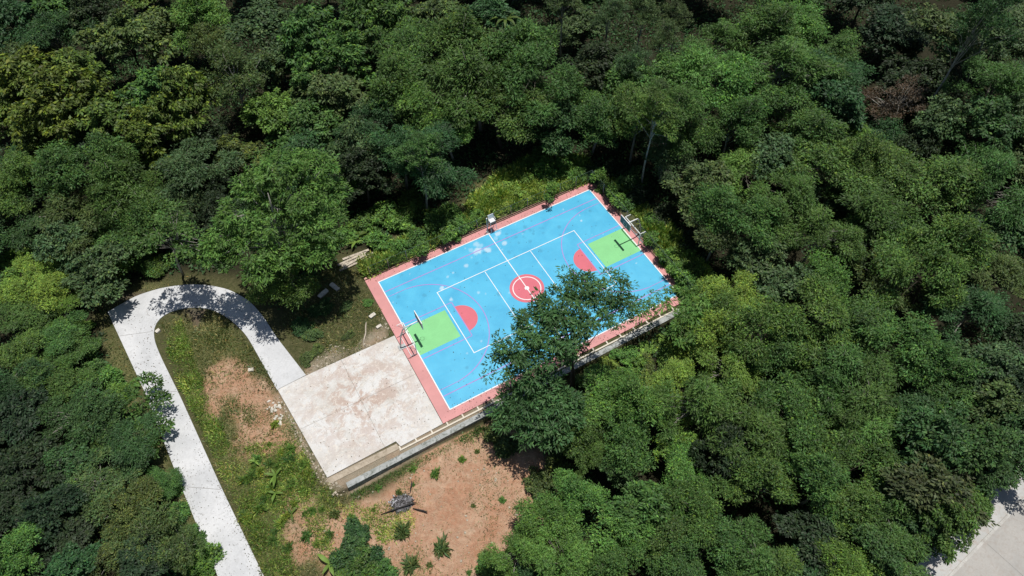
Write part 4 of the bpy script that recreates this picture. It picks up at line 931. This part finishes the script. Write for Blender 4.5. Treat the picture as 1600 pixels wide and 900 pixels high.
# ------------------------------------------------------------------ grass and undergrowth (uncountable)
RNG = np.random.default_rng(5)
def blades(n, polys, wfun, Ls, asp, name, label, tone, dryf=.12):
    P_ = []
    for poly_, k in polys:
        A_ = np.array(poly_); lo, hi = A_.min(0), A_.max(0); q_ = RNG.uniform(lo, hi, (k, 2)); P_.append(q_[sdpoly(q_[:, 0], q_[:, 1], poly_) > -.3])
    P_ = np.concatenate(P_); x, y = P_[:, 0], P_[:, 1]
    wgt = wfun(x, y); keep = RNG.uniform(0, 1, len(x)) < wgt
    rp_ = [tuple(p) for p in so_] + [tuple(p) for p in si_[::-1]]
    keep &= (sdpoly(x, y, rp_) < .16 * vnoise(x, y, .8, 77)) & (sdpoly(x, y, slab_poly) < -.1) & ~((x > -15.5) & (x < 15.4) & (y > -10.8) & (y < 10.55)) & ~((y > -11.75) & (y < -9.7) & (x > -27.6) & (x < 13))
    x, y = x[keep], y[keep]; n = len(x); z = ground_z(x, y)
    dense = vnoise(x, y, 1.4, 21)
    L = RNG.uniform(*Ls, n) * (.55 + .9 * dense); d = np.stack([RNG.normal(0, .6, n), RNG.normal(0, .6, n), RNG.uniform(.3, 1.0, n)], 1)
    nr = np.array([0, 0, 1.]) + RNG.normal(0, .5, (n, 3)); tt = tints(n, .75 + .5 * vnoise(x, y, 3, 22), .16)
    dry = (RNG.uniform(0, 1, n) < dryf + .35 * sstep(.5, .75, vnoise(x, y, 2.2, 23)))[:, None]; tt = np.where(dry, tt * np.array([3.0, 2.2, 3.2]), tt)
    v, c = leafquads(np.stack([x, y, z - .02], 1), d, nr, L, L * asp, tt)
    o_ = link(name, npmesh(name, v, 4, c), M['grass']); o_.color = (*TONE[tone], 1); tag(o_, label, 'grass', None, 'stuff'); print(name, n)
blades(0, [(GRASS, 70000), (GRASS2, 26000), (GRASS3, 16000)], lambda x, y: np.clip(zones(x, y)[1] * (1 - .8 * zones(x, y)[0]) * (1 - .8 * zones(x, y)[2]) * (.3 + vnoise(x, y, 1.8, 6)), 0, 1), (.2, .46), .14, 'grass', 'patchy rough grass around the driveway and slab', 'w', .2)
blades(0, [(STRIP, 30000), (W([(380, 700), (470, 690), (490, 750), (470, 800), (420, 790)]), 16000)], lambda x, y: np.clip(.25 + 1.2 * vnoise(x, y, 1.6, 47), 0, 1) * (1 - .8 * zones(x, y)[0]), (.2, .5), .15, 'lush_grass', 'green grass strip along the inner driveway edge', 'v')
blades(0, [(SOIL, 34000), (DRY, 22000)], lambda x, y: np.clip(sstep(.35, .75, vnoise(x, y, 2.6, 41)) * (.35 + .9 * sstep(-18, -27, x)) + .06, 0, 1), (.1, .32), .16, 'dry_grass', 'thin dry grass scattered over the bare red soil', 'o', .75)
blades(0, [(W([(470, 760), (560, 765), (645, 800), (625, 885), (545, 860), (490, 850)]), 20000)], lambda x, y: np.clip(1.3 * sstep(.42, .7, vnoise(x, y, 1.9, 91)), 0, 1), (.15, .42), .15, 'soil_edge_grass', 'rough olive grass creeping onto the red soil from the bank', 'v', .35)
blades(0, [(W([(545, 768), (690, 700), (770, 655), (780, 690), (640, 760), (560, 790)]), 12000)], lambda x, y: sstep(-13.3, -11.9, y) * .9, (.15, .4), .15, 'wall_foot_grass', 'green weeds along the foot of the drain wall', 'm')
blades(0, [(W([(575, 430), (760, 340), (925, 280), (915, 268), (745, 325), (560, 410)]), 26000), (W([(745, 338), (925, 278), (915, 250), (850, 238), (790, 270), (728, 322)]), 42000), (W([(1008, 350), (1062, 436), (1118, 475), (1100, 425), (1045, 352)]), 22000), (W([(930, 280), (1000, 340), (1060, 430), (1075, 420), (1010, 325), (940, 270)]), 12000)], lambda x, y: x * 0 + .9, (.45, 1.0), .2, 'tall_grass', 'tall green grass along the overgrown court fences', 'v')

def undergrowth(ncl, nl, name, label, tone, rmin, rmax, L, seed, pick):
    global RNG
    RNG = np.random.default_rng(seed)
    x = RNG.uniform(-75, 125, ncl * 4); y = RNG.uniform(-54, 125, ncl * 4)
    pr_ = np.array([(x[i] - CAM[0], y[i] - CAM[1], -CAM[2]) for i in range(len(x))]); dz = pr_ @ FWD
    ux = 800 + FPX * (pr_ @ RIGHT) / dz; uy = 450 + FPX * (pr_ @ DOWN) / dz
    k = (dz > 5) & (ux > -180) & (ux < 1780) & (uy > -160) & (uy < 1150) & (sdpoly(x, y, CLEAR) < -1.0) & (sdpoly(x, y, GRASS4[0]) < 0) & (sdpoly(x, y, GRASS4[1]) < 0) & pick(x, y)
    ax, ay = A0; dd = (x - ax) * RD_DIR[1] - (y - ay) * RD_DIR[0]; k &= dd < -3.2
    x, y = x[k][:ncl], y[k][:ncl]; n = len(x); z = ground_z(x, y); R = RNG.uniform(rmin, rmax, n); ct = RNG.uniform(.6, 1.4, n)
    i = np.repeat(np.arange(n), nl); N_ = len(i); o3 = sph(N_, 0) * RNG.uniform(.4, 1, N_)[:, None]
    pos = np.stack([x, y, z], 1)[i] + o3 * R[i][:, None] * np.array([1, 1, .8]); dr = o3 + RNG.normal(0, .5, (N_, 3)); dr[:, 2] -= .2
    nr = np.array([0, 0, 1.]) + RNG.normal(0, .5, (N_, 3)); LL = L * RNG.uniform(.6, 1.3, N_)
    v, c = leafquads(pos, dr, nr, LL, LL * .45, tints(N_, ct[i], .12), .1)
    o_ = link(name, npmesh(name, v, 4, c), M['broad']); o_.color = (*TONE[tone], 1); tag(o_, label, 'undergrowth', None, 'stuff'); print(name, n)
undergrowth(9500, 30, 'undergrowth', 'dark leafy undergrowth covering the floor of the wood', 'd', .7, 1.7, .42, 61, lambda x, y: x == x)

# fallen leaves on the driveway
RNG = np.random.default_rng(9)
rp_ = np.array([tuple(p) for p in so_] + [tuple(p) for p in si_[::-1]])
q_ = RNG.uniform([-42, -20], [-34, 10], (5200, 2)); de = sdpoly(q_[:, 0], q_[:, 1], [tuple(p) for p in rp_])
k_ = (de > 0) & (RNG.uniform(0, 1, len(q_)) < np.exp(-de * 1.6) * .9 + .10) & (RNG.uniform(0, 1, len(q_)) < sstep(12, -8, q_[:, 1]))
q_ = q_[k_]; n = len(q_); LL = RNG.uniform(.04, .14, n)
v, c = leafquads(np.concatenate([q_, np.full((n, 1), .012)], 1), np.stack([RNG.normal(0, 1, n), RNG.normal(0, 1, n), RNG.uniform(0, .25, n)], 1), np.array([0, 0, 1.]) + RNG.normal(0, .2, (n, 3)), LL, LL * .5, tints(n, np.ones(n), .2))
o_ = link('fallen_leaves', npmesh('fallen_leaves', v, 4, c), M['grass']); o_.color = (.09, .08, .045, 1); tag(o_, 'brown fallen leaves scattered on the straight of the driveway', 'leaves', None, 'stuff')
q_ = np.concatenate([RNG.uniform([-15.4, -10.2], [15, 10.1], (260, 2)), RNG.uniform([-15.4, 9.2], [15, 10.1], (220, 2)), RNG.uniform([-15, -10.1], [14, -8.6], (420, 2)), RNG.uniform([-27, -9.5], [-15.6, 1.5], (160, 2)), RNG.uniform([-41, 8], [-27, 20], (900, 2))])
k_ = (sdpoly(q_[:, 0], q_[:, 1], [tuple(p) for p in rp_]) > .05) | (q_[:, 0] > -15.4) | (sdpoly(q_[:, 0], q_[:, 1], slab_poly) > .1)
q_ = q_[k_]; n = len(q_); LL = RNG.uniform(.04, .15, n)
v, c = leafquads(np.concatenate([q_, np.full((n, 1), .036)], 1), np.stack([RNG.normal(0, 1, n), RNG.normal(0, 1, n), RNG.uniform(0, .2, n)], 1), np.array([0, 0, 1.]) + RNG.normal(0, .2, (n, 3)), LL, LL * .5, tints(n, np.ones(n), .25))
o_ = link('leaf_litter', npmesh('leaf_litter', v, 4, c), M['grass']); o_.color = (.12, .085, .045, 1); tag(o_, 'sparse leaf litter blown over the court, slab and driveway bend', 'leaves', None, 'stuff')
